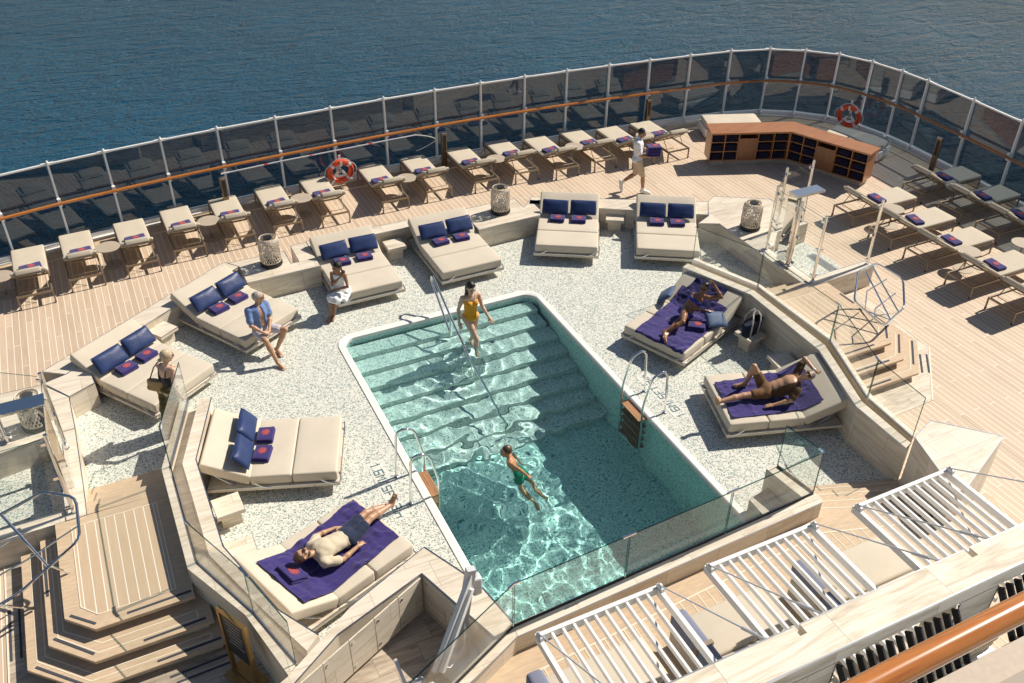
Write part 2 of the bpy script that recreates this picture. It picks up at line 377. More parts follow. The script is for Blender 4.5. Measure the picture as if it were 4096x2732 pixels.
# margin plank and gutter inside the fence
def offset(line, d):
    out = []
    for i, p in enumerate(line):
        a = V(line[max(i - 1, 0)]); c = V(line[min(i + 1, len(line) - 1)]); t = (c - a).normalized(); n = V((t.y, -t.x))
        out.append((p[0] + n.x * d, p[1] + n.y * d))
    return out
def ribbon(line, d0, d1, z0, z1):
    m = MB(); A, B = offset(line, d0), offset(line, d1)
    for i in range(len(line) - 1):
        (a, b, c, d) = (A[i], A[i + 1], B[i + 1], B[i])
        vs = [(p[0], p[1], z) for z in (z0, z1) for p in (a, b, c, d)]
        m.add(vs, [(0, 1, 2, 3), (7, 6, 5, 4), (0, 4, 5, 1), (1, 5, 6, 2), (2, 6, 7, 3), (3, 7, 4, 0)])
    return m
structure(ribbon(FENCE, .16, .52, -.02, .022).build('margin_plank', TEAKP, smooth=False))
structure(ribbon(FENCE, .520, .545, -.02, .024).build('deck_seam', SEAM, smooth=False))
# stone floors at the sides of the two stair flights
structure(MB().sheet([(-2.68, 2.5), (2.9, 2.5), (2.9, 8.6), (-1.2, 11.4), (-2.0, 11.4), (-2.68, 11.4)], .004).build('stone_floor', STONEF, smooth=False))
structure(MB().sheet([(11.3, 8.3), (12.53, 8.36), (13.74, 9.61), (13.86, 11.17), (13.86, 11.9), (11.3, 11.9)], .004).build('stone_floor', make_stone('stone floor sunlit copy', a=(.60, .51, .40), b=(.72, .63, .51), dark=(.46, .38, .29), tx=.62, ty=.3), smooth=False))  # right floor uses a paler copy of the stone, sunlight put into its colour
e = MB()
for a, b in (((12.53, 8.36), (13.74, 9.61)), ((13.74, 9.61), (13.86, 11.17))): e.bar((*a, .006), (*b, .006), .025, .008)
e.bar((-2.68, 2.6, .006), (-2.68, 11.3, .006), .02, .008)
structure(e.build('deck_seam', SEAM, smooth=False))

# ------------------------------------------------------------------ stern fence
def place_fence():
    f = thing('glass_fence', 'tall smoked glass fence with white posts curving round the stern deck edge', 'fence')
    n = len(FENCE)
    for i in range(n):
        a = V(FENCE[max(i - 1, 0)]); c = V(FENCE[min(i + 1, n - 1)]); t = (c - a).normalized(); nm = V((t.y, -t.x)); p = V(FENCE[i])
        m = MB()
        q = p + nm * .035
        # flat blade post, rounded head, foot plate and bracket
        ang = math.atan2(nm.y, nm.x)
        m.at((q.x, q.y, 0), ang); m.box(-.055, .035, -.02, .02, .0, 2.03); m.at((q.x, q.y, 2.03), ang); m.lathe([(.03, -.02), (.028, .03), (.012, .05)], 10)
        m.at((q.x, q.y, 0), ang); m.box(.03, .12, -.035, .035, 1.02, 1.2); m.box(.0, .13, -.03, .03, .04, .16)
        m.build('post', WHITE, f, ang=40)
    for i in range(n - 1):
        a, c = V(FENCE[i]), V(FENCE[i + 1]); t = (c - a).normalized(); a2 = a + t * .03; c2 = c - t * .03
        m = MB(); nm = V((t.y, -t.x)) * .006
        pts = [a2 - nm, c2 - nm, c2 + nm, a2 + nm]
        m.add([(p.x, p.y, z) for z in (.16, 1.965) for p in pts], [(0, 1, 5, 4), (2, 3, 7, 6), (1, 2, 6, 5), (3, 0, 4, 7), (4, 5, 6, 7), (3, 2, 1, 0)])
        m.build('glass_panel', SMOKE, f, smooth=False)
    m = MB()
    for i in range(n - 1):
        m.bar((*FENCE[i], 1.985), (*FENCE[i + 1], 1.985), .05, .035)
        t = (V(FENCE[i + 1]) - V(FENCE[i])).normalized(); p = V(FENCE[i])
        m.bar((p.x - t.x * .13, p.y - t.y * .13, 1.99), (p.x + t.x * .13, p.y + t.y * .13, 1.99), .062, .045)
    m.build('top_rail', WHITE, f, smooth=False)
    k = ribbon(FENCE, -.05, .06, 0.0, .16); k2 = ribbon(FENCE, .06, .16, 0.0, .07)
    k.build('kerb', WHITE, f, smooth=False); k2.build('kerb_step', COPING, f, smooth=False)
    pts = [(p[0], p[1], 1.12) for p in offset(FENCE, .20)]
    # smooth the wooden rail through the posts
    sm = []
    for i in range(len(pts) - 1):
        p0, p1, p2, p3 = V(pts[max(i - 1, 0)]), V(pts[i]), V(pts[i + 1]), V(pts[min(i + 2, len(pts) - 1)])
        for k in range(4):
            u = k / 4; sm.append(.5 * ((2 * p1) + (-p0 + p2) * u + (2 * p0 - 5 * p1 + 4 * p2 - p3) * u * u + (-p0 + 3 * p1 - 3 * p2 + p3) * u ** 3))
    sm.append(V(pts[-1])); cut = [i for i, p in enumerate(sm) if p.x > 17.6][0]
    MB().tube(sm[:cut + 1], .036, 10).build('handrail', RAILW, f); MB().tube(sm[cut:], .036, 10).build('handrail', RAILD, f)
    return f
place_fence()
# hose pole clipped under the rail
pole = MB(); pl = [(2.75, 21.22, 1.0), (4.05, 21.33, 1.0), (5.4, 21.38, 1.0), (6.8, 21.45, 1.0), (7.6, 21.47, 1.0)]
pole.tube(pl, .016, 8); pole.tube([(2.55, 21.20, 1.0), (2.75, 21.22, 1.0)], .024, 8)
hook = thing('boat_hook', 'long silver boat hook pole with red bands clipped beneath the wooden handrail', 'boat hook')
pole.build('shaft', GREYP, hook)
bd = MB()
for (x, y) in ((3.6, 21.293), (4.75, 21.357), (6.3, 21.424)): bd.tube([(x, y, 1.0), (x + .1, y + .006, 1.0)], .018, 8)
bd.build('band', plain('red band', (.55, .04, .04), .5), hook)
lp = MB(); lp.tube([(7.6 + .55 * math.sin(a), 21.47, 1.0 - .22 * (1 - math.cos(a)) - .05 * math.sin(2 * a)) for a in [i * math.pi / 12 for i in range(13)]], .010, 6)
tag(lp.build('rope', ROPE), 'thin white rope hanging in a loop from the end of the boat hook', 'rope')

# ------------------------------------------------------------------ mosaic terrace and pool
PX0, PX1, PY0, PY1 = 3.30, 7.73, 6.62, 14.86      # outer edge of the coping
IX0, IX1, IY0, IY1 = 3.435, 7.60, 6.70, 14.70     # inside of the coping
def rrect(x0, x1, y0, y1, r, n=8):
    out = []
    for cx, cy, a0 in ((x1 - r, y1 - r, 0), (x0 + r, y1 - r, 90)):
        for i in range(n + 1):
            a = R(a0 + 90 * i / n); out.append((cx + r * math.cos(a), cy + r * math.sin(a)))
    return out + [(x0, y0), (x1, y0)]
def mosaic_sheet():
    m = MB(); z = .008
    o = rrect(PX0 + .03, PX1 - .03, PY0, PY1 - .03, .36)
    ins = o[:-2]                                   # from right side over the back to the left side
    W_ = [(-1.5, 9.0), (-1.5, 15.3), (1.95, 17.6), (3.7, 17.85), (7.34, 17.85), (9.09, 17.6), (12.54, 15.3), (12.54, 9.0)]
    # left half, right half
    k = len(ins) // 2
    m.sheet([(3.2, 7.55), (2.65, 8.2), (1.2, 7.55), (.4, 8.1), (0, 9.4), (0, 12.2), (-1.5, 12.2), (-1.5, 15.3), (1.95, 17.6), (3.7, 17.85), (5.515, 17.85)] + [ins[k]] + ins[k + 1:] + [(PX0 + .03, 7.55)], z)
    m.sheet([(12.54, 12.0), (11.1, 12.0), (11.1, 9.8), (10.5, 8.2), (10.35, 7.0), (8.25, 7.7), (8.0, 6.7), (PX1 - .03, 6.7)] + ins[:k + 1] + [(5.515, 17.85), (7.34, 17.85), (9.09, 17.6), (12.54, 15.3)], z)
    return structure(m.build('mosaic_terrace', MOSAIC, smooth=False))
mosaic_sheet()
pool = thing('swimming_pool', 'rectangular swimming pool with white rounded coping and submerged mosaic steps', 'pool')
m = MB(); o_ = rrect(PX0, PX1, PY0, PY1, .40); i_ = rrect(IX0, IX1, PY0, IY1, .27)
n = len(o_) - 2
rows = []
for i in list(range(n)):
    a, c = V(o_[i]), V(i_[i]); d = (c - a)
    rows.append([(a.x, a.y, .0), (a.x + d.x * .06, a.y + d.y * .06, .024), (a.x + d.x * .85, a.y + d.y * .85, .026), (c.x, c.y, .012), (c.x, c.y, -.055)])
first = [(PX1, PY0), (IX1, PY0)]; last = [(PX0, PY0), (IX0, PY0)]
def row(a, c):
    a, c = V(a), V(c); d = c - a
    return [(a.x, a.y, .0), (a.x + d.x * .06, a.y, .024), (a.x + d.x * .85, a.y, .026), (c.x, c.y, .012), (c.x, c.y, -.055)]
m.grid([row(*first)] + rows + [row(*last)]); m.build('coping', COPING, pool)
D = -1.62; WZ = -.085
m = MB(); w = [V((p[0], p[1])) for p in rrect(IX0 - .012, IX1 + .012, IY0, IY1 + .012, .285)]
nw = len(w)
rings = [[(p.x, p.y, z) for z in (D, -.05)] for p in w]
m.grid(rings, closed_u=True)
m.build('basin_wall', POOLT, pool, smooth=False)
m = MB(); m.sheet([(p.x, p.y) for p in w], D); floor = m.build('basin_floor', POOLT, pool, smooth=False)
TREAD = [14.29, 13.88, 13.47, 13.06, 12.64, 12.25, 11.85, 11.45]
m = MB(); ztop = -.22; y_prev = IY1 + .01
for k, y in enumerate(TREAD):
    z = ztop - .175 * k
    m.box(IX0 + (.0 if k > 1 else .06), IX1 - (.0 if k > 1 else .06), y, y_prev if k else IY1 - .05, D + .003, z - .012 * 0); y_prev = y - .0005
steps = m.build('submerged_steps', STEPT, pool, smooth=False)
# water surface: real ripples, real refraction and caustics
def water():
    nx, ny = 190, 340; vs = []; fs = []
    ax = [IX0 - .008 + (IX1 - IX0 + .016) * i / nx for i in range(nx + 1)]; ay = [IY0 + .01 + (IY1 - IY0 - .002) * j / ny for j in range(ny + 1)]
    N = mnoise.noise
    for y in ay:
        for x in ax:
            calm = .55 + .45 * min(1, max(0, (13.2 - y) / 3.0))
            z = .0145 * N(V((x * 1.15, y * 1.0, 1))) + .0105 * N(V((x * 2.5 + .6 * N(V((x, y, 5))), y * 2.2, 4))) + .0062 * N(V((x * 5.0, y * 4.4, 9))) + .0012 * N(V((x * 11, y * 10, 2)))
            z *= calm
            for (cx, cy, amp, kk, fall) in ((4.96, 10.35, .017, 15.0, .95), (5.80, 13.65, .012, 20.0, .65)):
                d = math.hypot(x - cx, y - cy); z += amp * math.cos(kk * d) * math.exp(-(d / fall) ** 2 * .5)
                z += amp * 1.3 * N(V((x * 7, y * 7, 7))) * math.exp(-(d / (fall * .9)) ** 2)
            # keep the sheet inside the rounded corners
            vs.append((x, y, WZ + z))
    for j in range(ny):
        for i in range(nx):
            a = j * (nx + 1) + i; fs.append((a, a + 1, a + nx + 2, a + nx + 1))
    t = NT('pool water')
    t.bsdf(Base__Color=c4((.70, .97, .95)), Roughness=0.0, IOR=1.33, Transmission__Weight=1.0)
    mm = MB(); mm.v = vs; mm.f = fs
    o = mm.build('pool_water', t.m, ang=180); structure(o); return o
water_o = water()
water_o.cycles.is_caustics_caster = True

# ------------------------------------------------------------------ terrace walls
WH = .495
def wall(name, label, poly, h=WH, mat=STONE, trim=True, cat='wall', z0=0.0):
    t = thing(name, label, cat)
    MB().prism(poly, z0, h).build('stone_block', mat, t, smooth=False)
    if trim:
        m = MB(); n = len(poly)
        for i in range(n):
            a, c = V(poly[i]), V(poly[(i + 1) % n])
            if (c - a).length > .05: m.bar((a.x, a.y, h - .002), (c.x, c.y, h - .002), .010, .010)
        m.build('edge_trim', TRIM, t, smooth=False)
    return t
LBAY = [(-1.83, 15.36), (1.87, 17.89), (2.02, 17.66), (-1.65, 15.12)]
CORN = [(-1.80, 15.30), (-1.43, 14.40), (-1.02, 14.62), (-1.34, 15.36)]
wall('low_wall', 'diagonal travertine low wall behind the two loungers left of the pool', [(-1.83, 15.36), (1.87, 17.89), (2.12, 17.56), (-1.46, 15.10)])
wall('low_wall', 'travertine corner block at the lower left end of the diagonal wall', [(-1.455, 15.09), (-1.83, 14.98), (-1.45, 14.40), (-1.02, 14.62), (-1.10, 15.33)])
wall('low_wall', 'travertine wall between two double daybeds with a woven lantern on its left ledge', [(2.13, 16.83), (3.68, 16.86), (3.68, 17.98), (3.32, 17.98), (3.32, 17.22), (3.14, 17.22), (3.14, 17.80), (1.93, 17.80), (2.125, 17.55)])
wall('low_wall', 'straight travertine wall behind the stool and two front-facing daybeds', [(3.685, 17.70), (7.36, 17.70), (7.36, 18.04), (3.685, 18.04)])
wall('low_wall', 'travertine wall right of centre with a woven lantern on its ledge', [(7.365, 16.9), (8.95, 16.95), (9.28, 17.62), (9.08, 17.75), (8.78, 17.46), (8.78, 17.98), (7.365, 17.98)])
wall('low_wall', 'diagonal travertine low wall behind the two loungers right of the pool', [(9.17, 17.89), (8.98, 17.58), (12.50, 15.30), (12.90, 15.86)])
wall('low_wall', 'travertine corner slab carrying the lantern beside the glass shower', [(12.47, 13.46), (12.95, 13.46), (13.45, 13.95), (14.33, 13.97), (14.33, 15.35), (13.2, 16.05), (12.88, 15.84), (12.48, 15.25), (12.05, 15.05), (12.48, 14.83)])
wall('low_wall', 'narrow travertine wall under the right hand shower glass', [(12.47, 11.79), (12.76, 11.79), (12.76, 13.455), (12.47, 13.455)])
wall('low_wall', 'travertine front wall of the right hand shower beside the landing', [(12.765, 11.80), (14.33, 11.86), (14.33, 12.10), (12.765, 12.06)])
wall('low_wall', 'wide travertine slab left of the pool carrying a lantern seen through glass', [(-1.43, 13.46), (-1.75, 13.46), (-2.9, 13.25), (-3.26, 14.2), (-3.26, 15.0), (-1.85, 14.95), (-1.455, 14.385)])
wall('low_wall', 'narrow travertine wall under the left hand shower glass', [(-1.43, 11.31), (-1.72, 11.31), (-1.72, 13.455), (-1.43, 13.455)])
wall('low_wall', 'travertine front wall of the left hand shower behind the tubular rail', [(-1.725, 11.30), (-4.2, 11.26), (-4.2, 11.52), (-1.725, 11.52)])
structure(MB().sheet([(12.76, 12.06), (14.33, 12.10), (14.33, 13.98), (13.4, 13.97), (12.76, 13.5)], .012).build('shower_floor', MOSAIC, smooth=False))
structure(MB().sheet([(-1.72, 11.52), (-4.2, 11.52), (-4.2, 13.4), (-1.72, 13.4)], .012).build('shower_floor', MOSAIC, smooth=False))
gr = MB()
for i in range(9):
    for k in range(26): gr.box(13.95 + .026 * i, 13.968 + .026 * i, 12.14 + .05 * k + (.025 if i % 2 else 0), 12.172 + .05 * k + (.025 if i % 2 else 0), .014, .022)
tag(gr.build('drain_grate', BRUSH, smooth=False), 'perforated steel drain grate along the floor of the right shower', 'drain')

# high side walls with channel and glass: (poolside chain), (outer chain)
HZ = .79
RIN = [(10.28, 13.15), (10.88, 11.70), (10.83, 9.67), (10.30, 8.14), (10.28, 6.98)]
ROUT = [(10.74, 13.36), (11.30, 11.93), (11.35, 9.85), (10.76, 8.28), (10.68, 7.23)]
def side_wall(label, IN, OUT, glass):
    t = thing('side_wall', label, 'wall')
    m = MB(); ch = MB(); tr = MB()
    n = len(IN)
    lerp = lambda i, f: (IN[i][0] * (1 - f) + OUT[i][0] * f, IN[i][1] * (1 - f) + OUT[i][1] * f)
    for i in range(n - 1):
        m.prism([lerp(i, 0), lerp(i, .40), lerp(i + 1, .40), lerp(i + 1, 0)], 0, HZ)
        m.prism([lerp(i, .78), lerp(i, 1), lerp(i + 1, 1), lerp(i + 1, .78)], 0, HZ)
        m.prism([lerp(i, .401), lerp(i, .779), lerp(i + 1, .779), lerp(i + 1, .401)], 0, HZ - .20)
        tr.bar((*lerp(i, 0), HZ), (*lerp(i + 1, 0), HZ), .012, .012)
        tr.bar((*lerp(i, .74), HZ - .01), (*lerp(i + 1, .74), HZ - .01), .022, .05)
    m.build('stone_block', STONE, t, smooth=False); tr.build('edge_trim', TRIM, t, smooth=False)
    g = thing('glass_balustrade', glass, 'balustrade')
    G = [lerp(i, .74) for i in range(n)]
    for i in range(n - 1):
        a, c = V(G[i]), V(G[i + 1]); d = (c - a).normalized(); a = a + d * .012; c = c - d * .012; nm = V((d.y, -d.x)) * .006
        k = MB(); pts = [a - nm, c - nm, c + nm, a + nm]
        za = HZ + .02 if (i == n - 2) else HZ + .78
        tops = [HZ + .78] * 4
        k.add([(p.x, p.y, HZ - .03) for p in pts] + [(p.x, p.y, z) for p, z in zip(pts, tops)], [(0, 1, 5, 4), (2, 3, 7, 6), (1, 2, 6, 5), (3, 0, 4, 7), (4, 5, 6, 7), (3, 2, 1, 0)])
        k.build('glass_panel', CLEAR, g, smooth=False)
        e = MB(); e.bar((a.x, a.y, HZ + .785), (c.x, c.y, HZ + .785), .013, .008)
        e.bar((a.x, a.y, HZ), (a.x, a.y, HZ + .78), .007, .013); e.bar((c.x, c.y, HZ), (c.x, c.y, HZ + .78), .007, .013)
        e.build('glass_edge', EDGE, g, smooth=False)
    for i in range(1, n - 1):
        cl = MB()
        for k in (i - 1, i + 1):
            d = (V(G[k]) - V(G[i])).normalized() * .10; cl.bar((*G[i], HZ + .787), (G[i][0] + d.x, G[i][1] + d.y, HZ + .787), .026, .022)
        cl.build('corner_clip', CHROME, g, smooth=False)
side_wall('travertine side wall with a drainage channel right of the pool behind the bag', RIN, ROUT, 'clear glass balustrade standing on the wall right of the pool')
LIN = [mx(p) for p in RIN[:4]] + [(1.02, 7.56)]; LOUT = [mx(p) for p in ROUT[:4]] + [(.53, 7.16)]
LIN[3] = (.66, 8.16); LOUT[3] = (.26, 8.26); LIN[2] = (.24, 9.55); LOUT[2] = (-.27, 9.35); LIN[1] = (.22, 11.5); LOUT[1] = (-.29, 11.50); LOUT[0] = (.24, 13.07); LIN[0] = (.72, 12.92)
side_wall('travertine side wall with a drainage channel left of the pool beside the landing', LIN, LOUT, 'clear glass balustrade standing on the wall left of the pool')

# chunky stone block closing the right wall
blk = thing('stone_plinth', 'big pale stone plinth with a tiled top at the end of the right side wall', 'plinth')
BP = [(10.27, 6.93), (10.80, 7.12), (11.53, 6.36), (10.07, 5.77), (9.90, 5.80)]
MB().prism(BP, .0, 1.09).build('stone_block', make_stone('pale stone block', a=(.70, .62, .50), b=(.78, .70, .58), dark=(.60, .52, .41), tx=.5, ty=.4, rough=.55), blk, smooth=False)
m = MB()
for i in (0, 4): m.bar((*BP[i], 1.088), (*BP[(i + 1) % 5], 1.088), .014, .014)
m.bar((*BP[1], 1.088), (*BP[2], 1.088), .014, .014); m.bar((*BP[2], 1.088), (*BP[3], 1.088), .014, .014); m.build('edge_trim', TRIM, blk, smooth=False)

# ------------------------------------------------------------------ landings and stairs
def inlay(m, poly, z, w=.014, closed=True):
    n = len(poly)
    for i in range(n if closed else n - 1):
        a, c = poly[i], poly[(i + 1) % n]; m.bar((a[0], a[1], z), (c[0], c[1], z), w, .004)
def treadstep(parent, poly, z, t=.045, riser_in=.10, inl=None, strips=()):
    MB().prism(poly, z - t, z).build('tread', TEAKP, parent, smooth=False)
    cx = sum(p[0] for p in poly) / len(poly); cy = sum(p[1] for p in poly) / len(poly)
    sh = []
    for p in poly:
        d = V((cx - p[0], cy - p[1])); L = d.length; sh.append((p[0] + d.x / L * riser_in, p[1] + d.y / L * riser_in))
    MB().prism(sh, max(0, z - .17) + .003, z - t - .001).build('riser', STONE, parent, smooth=False)
    if inl:
        m = MB(); [inlay(m, q, z + .001) for q in inl]; m.build('inlay', SEAM, parent, smooth=False)
    for (a, b) in strips:
        MB().bar((*a, z + .003), (*b, z + .003), .035, .006).build('grip_strip', DARKS, parent, smooth=False)
def shrink(poly, d):
    n = len(poly); out = []
    A = sum(poly[i][0] * poly[(i + 1) % n][1] - poly[(i + 1) % n][0] * poly[i][1] for i in range(n))
    sg = 1 if A > 0 else -1
    for i in range(n):
        p, q, r = V(poly[i - 1]), V(poly[i]), V(poly[(i + 1) % n])
        t1 = (q - p).normalized(); t2 = (r - q).normalized(); n1 = V((-t1.y, t1.x)) * sg; n2 = V((-t2.y, t2.x)) * sg
        b = (n1 + n2); b /= max(.3, b.dot(n1)); out.append((q.x + b.x * d, q.y + b.y * d))
    return out
ls = thing('teak_stairs', 'teak landing with three chamfered steps at the lower left beside the glass wall', 'stairs')
LAND = [(-1.87, 11.28), (-1.87, 9.45), (-1.52, 9.10), (-.27, 9.10), (-.27, 11.30)]
MB().prism(LAND, .46, .51).build('landing', TEAKP, ls, smooth=False)
pl_ = [(-1.66, 11.12), (-1.66, 9.55), (-1.46, 9.33), (-.48, 9.33), (-.48, 11.12)]
MB().sheet(pl_, .5125).build('planking', TEAKL, ls, smooth=False)
m = MB(); inlay(m, pl_, .5145); m.build('inlay', SEAM, ls, smooth=False)
MB().prism(shrink(LAND, .10), .30, .459).build('riser', STONE, ls, smooth=False)
for a, b in (((-1.80, 9.47), (-1.51, 9.19)), ((-1.12, 9.19), (-.30, 9.21))): MB().bar((*a, .513), (*b, .513), .035, .006).build('grip_strip', DARKS, ls, smooth=False)
S2 = [(-2.12, 11.22), (-2.12, 9.25), (-1.60, 8.73), (-.12, 8.73), (-.12, 11.2)]
treadstep(ls, S2, .34, inl=[[(-2.0, 11.2), (-2.0, 9.32), (-1.55, 8.86), (-.30, 8.86), (-.30, 9.0), (-1.5, 9.0), (-1.93, 9.4), (-1.93, 11.2)]], strips=[((-2.05, 9.33), (-1.60, 8.86)), ((-1.0, 8.80), (-.21, 8.82)), ((-2.08, 11.05), (-2.08, 10.1))])
S1 = [(-2.42, 11.21), (-2.42, 9.12), (-1.75, 8.47), (-.02, 8.47), (-.02, 11.2)]
treadstep(ls, S1, .17, inl=[[(-2.30, 11.2), (-2.30, 9.2), (-1.70, 8.60), (-.2, 8.60), (-.2, 8.70), (-1.66, 8.70), (-2.2, 9.24), (-2.2, 11.2)]], strips=[((-2.32, 9.12), (-1.80, 8.60)), ((-.9, 8.54), (-.09, 8.56))])
MB().box(-1.43, -.30, 11.92, 12.25, .004, .17).build('tread', TEAKP, ls, smooth=False)
MB().box(-1.43, -.30, 11.56, 11.919, .004, .34).build('tread', TEAKP, ls, smooth=False)
MB().box(-1.43, -.28, 11.301, 11.559, .004, .508).build('tread', TEAKP, ls, smooth=False)
m = MB(); m.bar((-1.25, 12.02, .1715), (-.36, 12.03, .1715), .014, .004); m.bar((-1.25, 11.68, .3415), (-.36, 11.69, .3415), .014, .004); m.build('inlay', SEAM, ls, smooth=False)
for a, b in (((-.80, 8.36), (-.02, 8.39)), ((-.74, 8.24), (-.02, 8.26))): MB().bar((*a, .008), (*b, .008), .03, .006).build('grip_strip', DARKS, ls, smooth=False)
for x in (-2.52, -2.64, -2.8): MB().bar((x, 10.4, .008), (x, 9.5, .008), .03, .006).build('grip_strip', DARKS, ls, smooth=False)

rs = thing('teak_stairs', 'teak landing with three chamfered steps right of the glass wall', 'stairs')
LANR = [(12.93, 11.75), (12.93, 9.95), (12.54, 9.55), (11.33, 9.55), (11.33, 11.75)]
MB().prism(LANR, .46, .51).build('landing', TEAKP, rs, smooth=False)
pr_ = [(12.70, 11.55), (12.70, 10.05), (12.47, 9.80), (11.45, 9.80), (11.45, 11.55)]
MB().sheet(pr_, .5125).build('planking', TEAKL, rs, smooth=False)
m = MB(); inlay(m, pr_, .5145); m.build('inlay', SEAM, rs, smooth=False)
MB().prism(shrink(LANR, .10), .30, .459).build('riser', STONE, rs, smooth=False)
for a, b in (((12.86, 10.02), (12.58, 9.70)), ((12.2, 9.64), (11.45, 9.64)), ((12.87, 11.3), (12.87, 10.9))): MB().bar((*a, .513), (*b, .513), .035, .006).build('grip_strip', DARKS, rs, smooth=False)
treadstep(rs, [(13.17, 11.2), (13.17, 9.83), (12.58, 9.22), (11.2, 9.22), (11.2, 11.2)], .34, inl=[[(13.05, 11.2), (13.05, 9.9), (12.52, 9.36), (11.4, 9.36)], ], strips=[((13.09, 9.86), (12.65, 9.40)), ((12.3, 9.30), (11.4, 9.30))])
treadstep(rs, [(13.46, 11.2), (13.46, 9.70), (12.72, 8.93), (11.05, 8.93), (11.05, 11.2)], .17, inl=[[(13.33, 11.2), (13.33, 9.77), (12.66, 9.07), (11.2, 9.07)]], strips=[((13.38, 9.75), (12.83, 9.17)), ((12.1, 9.0), (11.3, 9.0))])
MB().box(11.36, 12.46, 12.27, 12.60, .004, .17).build('tread', TEAKP, rs, smooth=False)
MB().box(11.36, 12.46, 11.98, 12.269, .004, .34).build('tread', TEAKP, rs, smooth=False)
MB().box(11.36, 12.46, 11.751, 11.979, .004, .508).build('tread', TEAKP, rs, smooth=False)
for k in range(3):
    MB().bar((13.02 + .42 * 0 + k * .12 + .25, 9.55 - k * .05, .010), (12.62 + k * .12 + .25, 9.10 - k * .05, .010), .03, .006).build('grip_strip', DARKS, rs, smooth=False)

def octagon_rail(label, M_, feet):
    t = thing('stair_rail', label, 'rail')
    P_ = [M_(p) for p in ((11.96, 10.13, 1.25), (12.60, 10.77, 1.38), (13.28, 10.95, 1.3), (13.70, 10.59, 1.02), (13.41, 10.16, .70), (12.46, 9.75, .78))]
    pts = []
    n = len(P_)
    for i in range(n):
        a, b, c = V(P_[i - 1]), V(P_[i]), V(P_[(i + 1) % n]); u = (a - b).normalized() * .09; w = (c - b).normalized() * .09
        pts += [b + u, b + (u + w) * .28, b + w]
    MB().tube(pts, .022, 10, closed=True).build('loop_rail', CHROME, t)
    a, b = V(P_[0]), V(P_[1]); c, d = V(P_[3]), V(P_[4]); e, f = V(P_[5]), V(P_[2])
    for s_, foot in zip((.33, .72), feet):
        hi = V(P_[1]) * (1 - s_) + V(P_[2]) * s_; lo = V(P_[5]) * (1 - s_) + V(P_[4]) * s_
        MB().tube([hi, lo, foot], .018, 8).build('upright', CHROME, t)
    for s_ in (.36, .68):
        l0 = a * (1 - s_) + e * s_; r0 = f * (1 - s_) + d * s_
        mid = V(P_[1]) * (1 - s_) + V(P_[5]) * s_; mid2 = V(P_[2]) * (1 - s_) + V(P_[4]) * s_
        MB().tube([l0 * .98 + mid * .02, mid, mid2], .012, 8).build('crossbar', CHROME, t)
    return t
octagon_rail('angular tubular steel rail standing on the edge of the right landing', lambda p: p, [(12.83, 10.71, .51), (12.93, 10.37, .51)])
def lrail():
    t = thing('stair_rail', 'angular tubular steel rail over the steps at the lower left', 'rail')
    P_ = [(-1.50, 10.35, .95), (-1.42, 10.75, 1.35), (-1.80, 10.98, 1.42), (-3.2, 10.55, 1.30), (-3.3, 9.60, .70), (-2.35, 9.95, .70)]
    pts = []
    n = len(P_)
    for i in range(n):
        a, b, c = V(P_[i - 1]), V(P_[i]), V(P_[(i + 1) % n]); u = (a - b).normalized() * .09; w = (c - b).normalized() * .09
        pts += [b + u, b + (u + w) * .28, b + w]
    MB().tube(pts, .022, 10, closed=True).build('loop_rail', CHROME, t)
    MB().tube([(-2.34, 10.80, 1.37), (-1.95, 10.16, .84), (-1.76, 10.24, .51)], .02, 8).build('upright', CHROME, t)
    MB().tube([(-2.9, 10.66, 1.33), (-2.6, 9.87, .70), (-2.29, 10.10, .20)], .02, 8).build('upright', CHROME, t)
    for s_ in (.36, .68):
        a = V(P_[2]) * (1 - s_) + V(P_[5]) * s_; b = V(P_[1]) * (1 - s_) + V(P_[0]) * s_; c = V(P_[3]) * (1 - s_) + V(P_[4]) * s_
        MB().tube([b, a, c], .012, 8).build('crossbar', CHROME, t)
lrail()

# ------------------------------------------------------------------ front counter, curb and pool glass
CZ = .77
ct = thing('stone_counter', 'travertine counter with storage doors wrapping the service nook below the pool', 'counter')
C_OUT = [(1.02, 7.56), (.53, 7.16), (.53, 6.55), (1.24, 7.30), (2.52, 7.94), (2.98, 6.62), (3.27, 6.66), (3.25, 6.95), (3.36, 7.0), (3.10, 7.75), (2.74, 8.36), (1.55, 7.80)]
MB().prism([(.53, 7.16), (1.51, 7.82), (2.74, 8.36), (2.54, 7.94), (1.24, 7.48), (.53, 7.0)], 0, CZ).build('counter_top', STONE, ct, smooth=False)
MB().prism([(2.54, 7.94), (2.74, 8.36), (3.16, 7.47), (3.30, 6.70), (3.0, 6.58)], 0, CZ - .001).build('counter_top', STONE, ct, smooth=False)
MB().prism([(.55, 7.165), (.55, 6.995), (.40, 6.9), (.40, 7.1)], 0, CZ - .002).build('counter_end', STONE, ct, smooth=False)
def door_row(a, b, n, parent):
    a, b = V(a), V(b); d = (b - a) / n; t = d.normalized(); nm = V((t.y, -t.x))
    for i in range(n):
        p, q = a + d * i + t * .006, a + d * (i + 1) - t * .006
        m = MB(); m.add([(v.x + nm.x * o, v.y + nm.y * o, z) for o in (.002, .022) for v, z in ((p, .10), (q, .10), (q, .745), (p, .745))], [(0, 3, 2, 1), (4, 5, 6, 7), (0, 1, 5, 4), (1, 2, 6, 5), (2, 3, 7, 6), (3, 0, 4, 7)])
        dr = m.build('door', STONE, parent, smooth=False)
        k = MB()
        for f, z in ((.12, .66), (.12, .2)):
            c = p * (1 - f) + q * f + nm * .022; k.at((c.x, c.y, z), math.atan2(nm.y, nm.x), ry=R(90)).lathe([(.022, 0), (.022, .008), (.008, .009)], 12)
        k.build('lock', CHROME, dr)
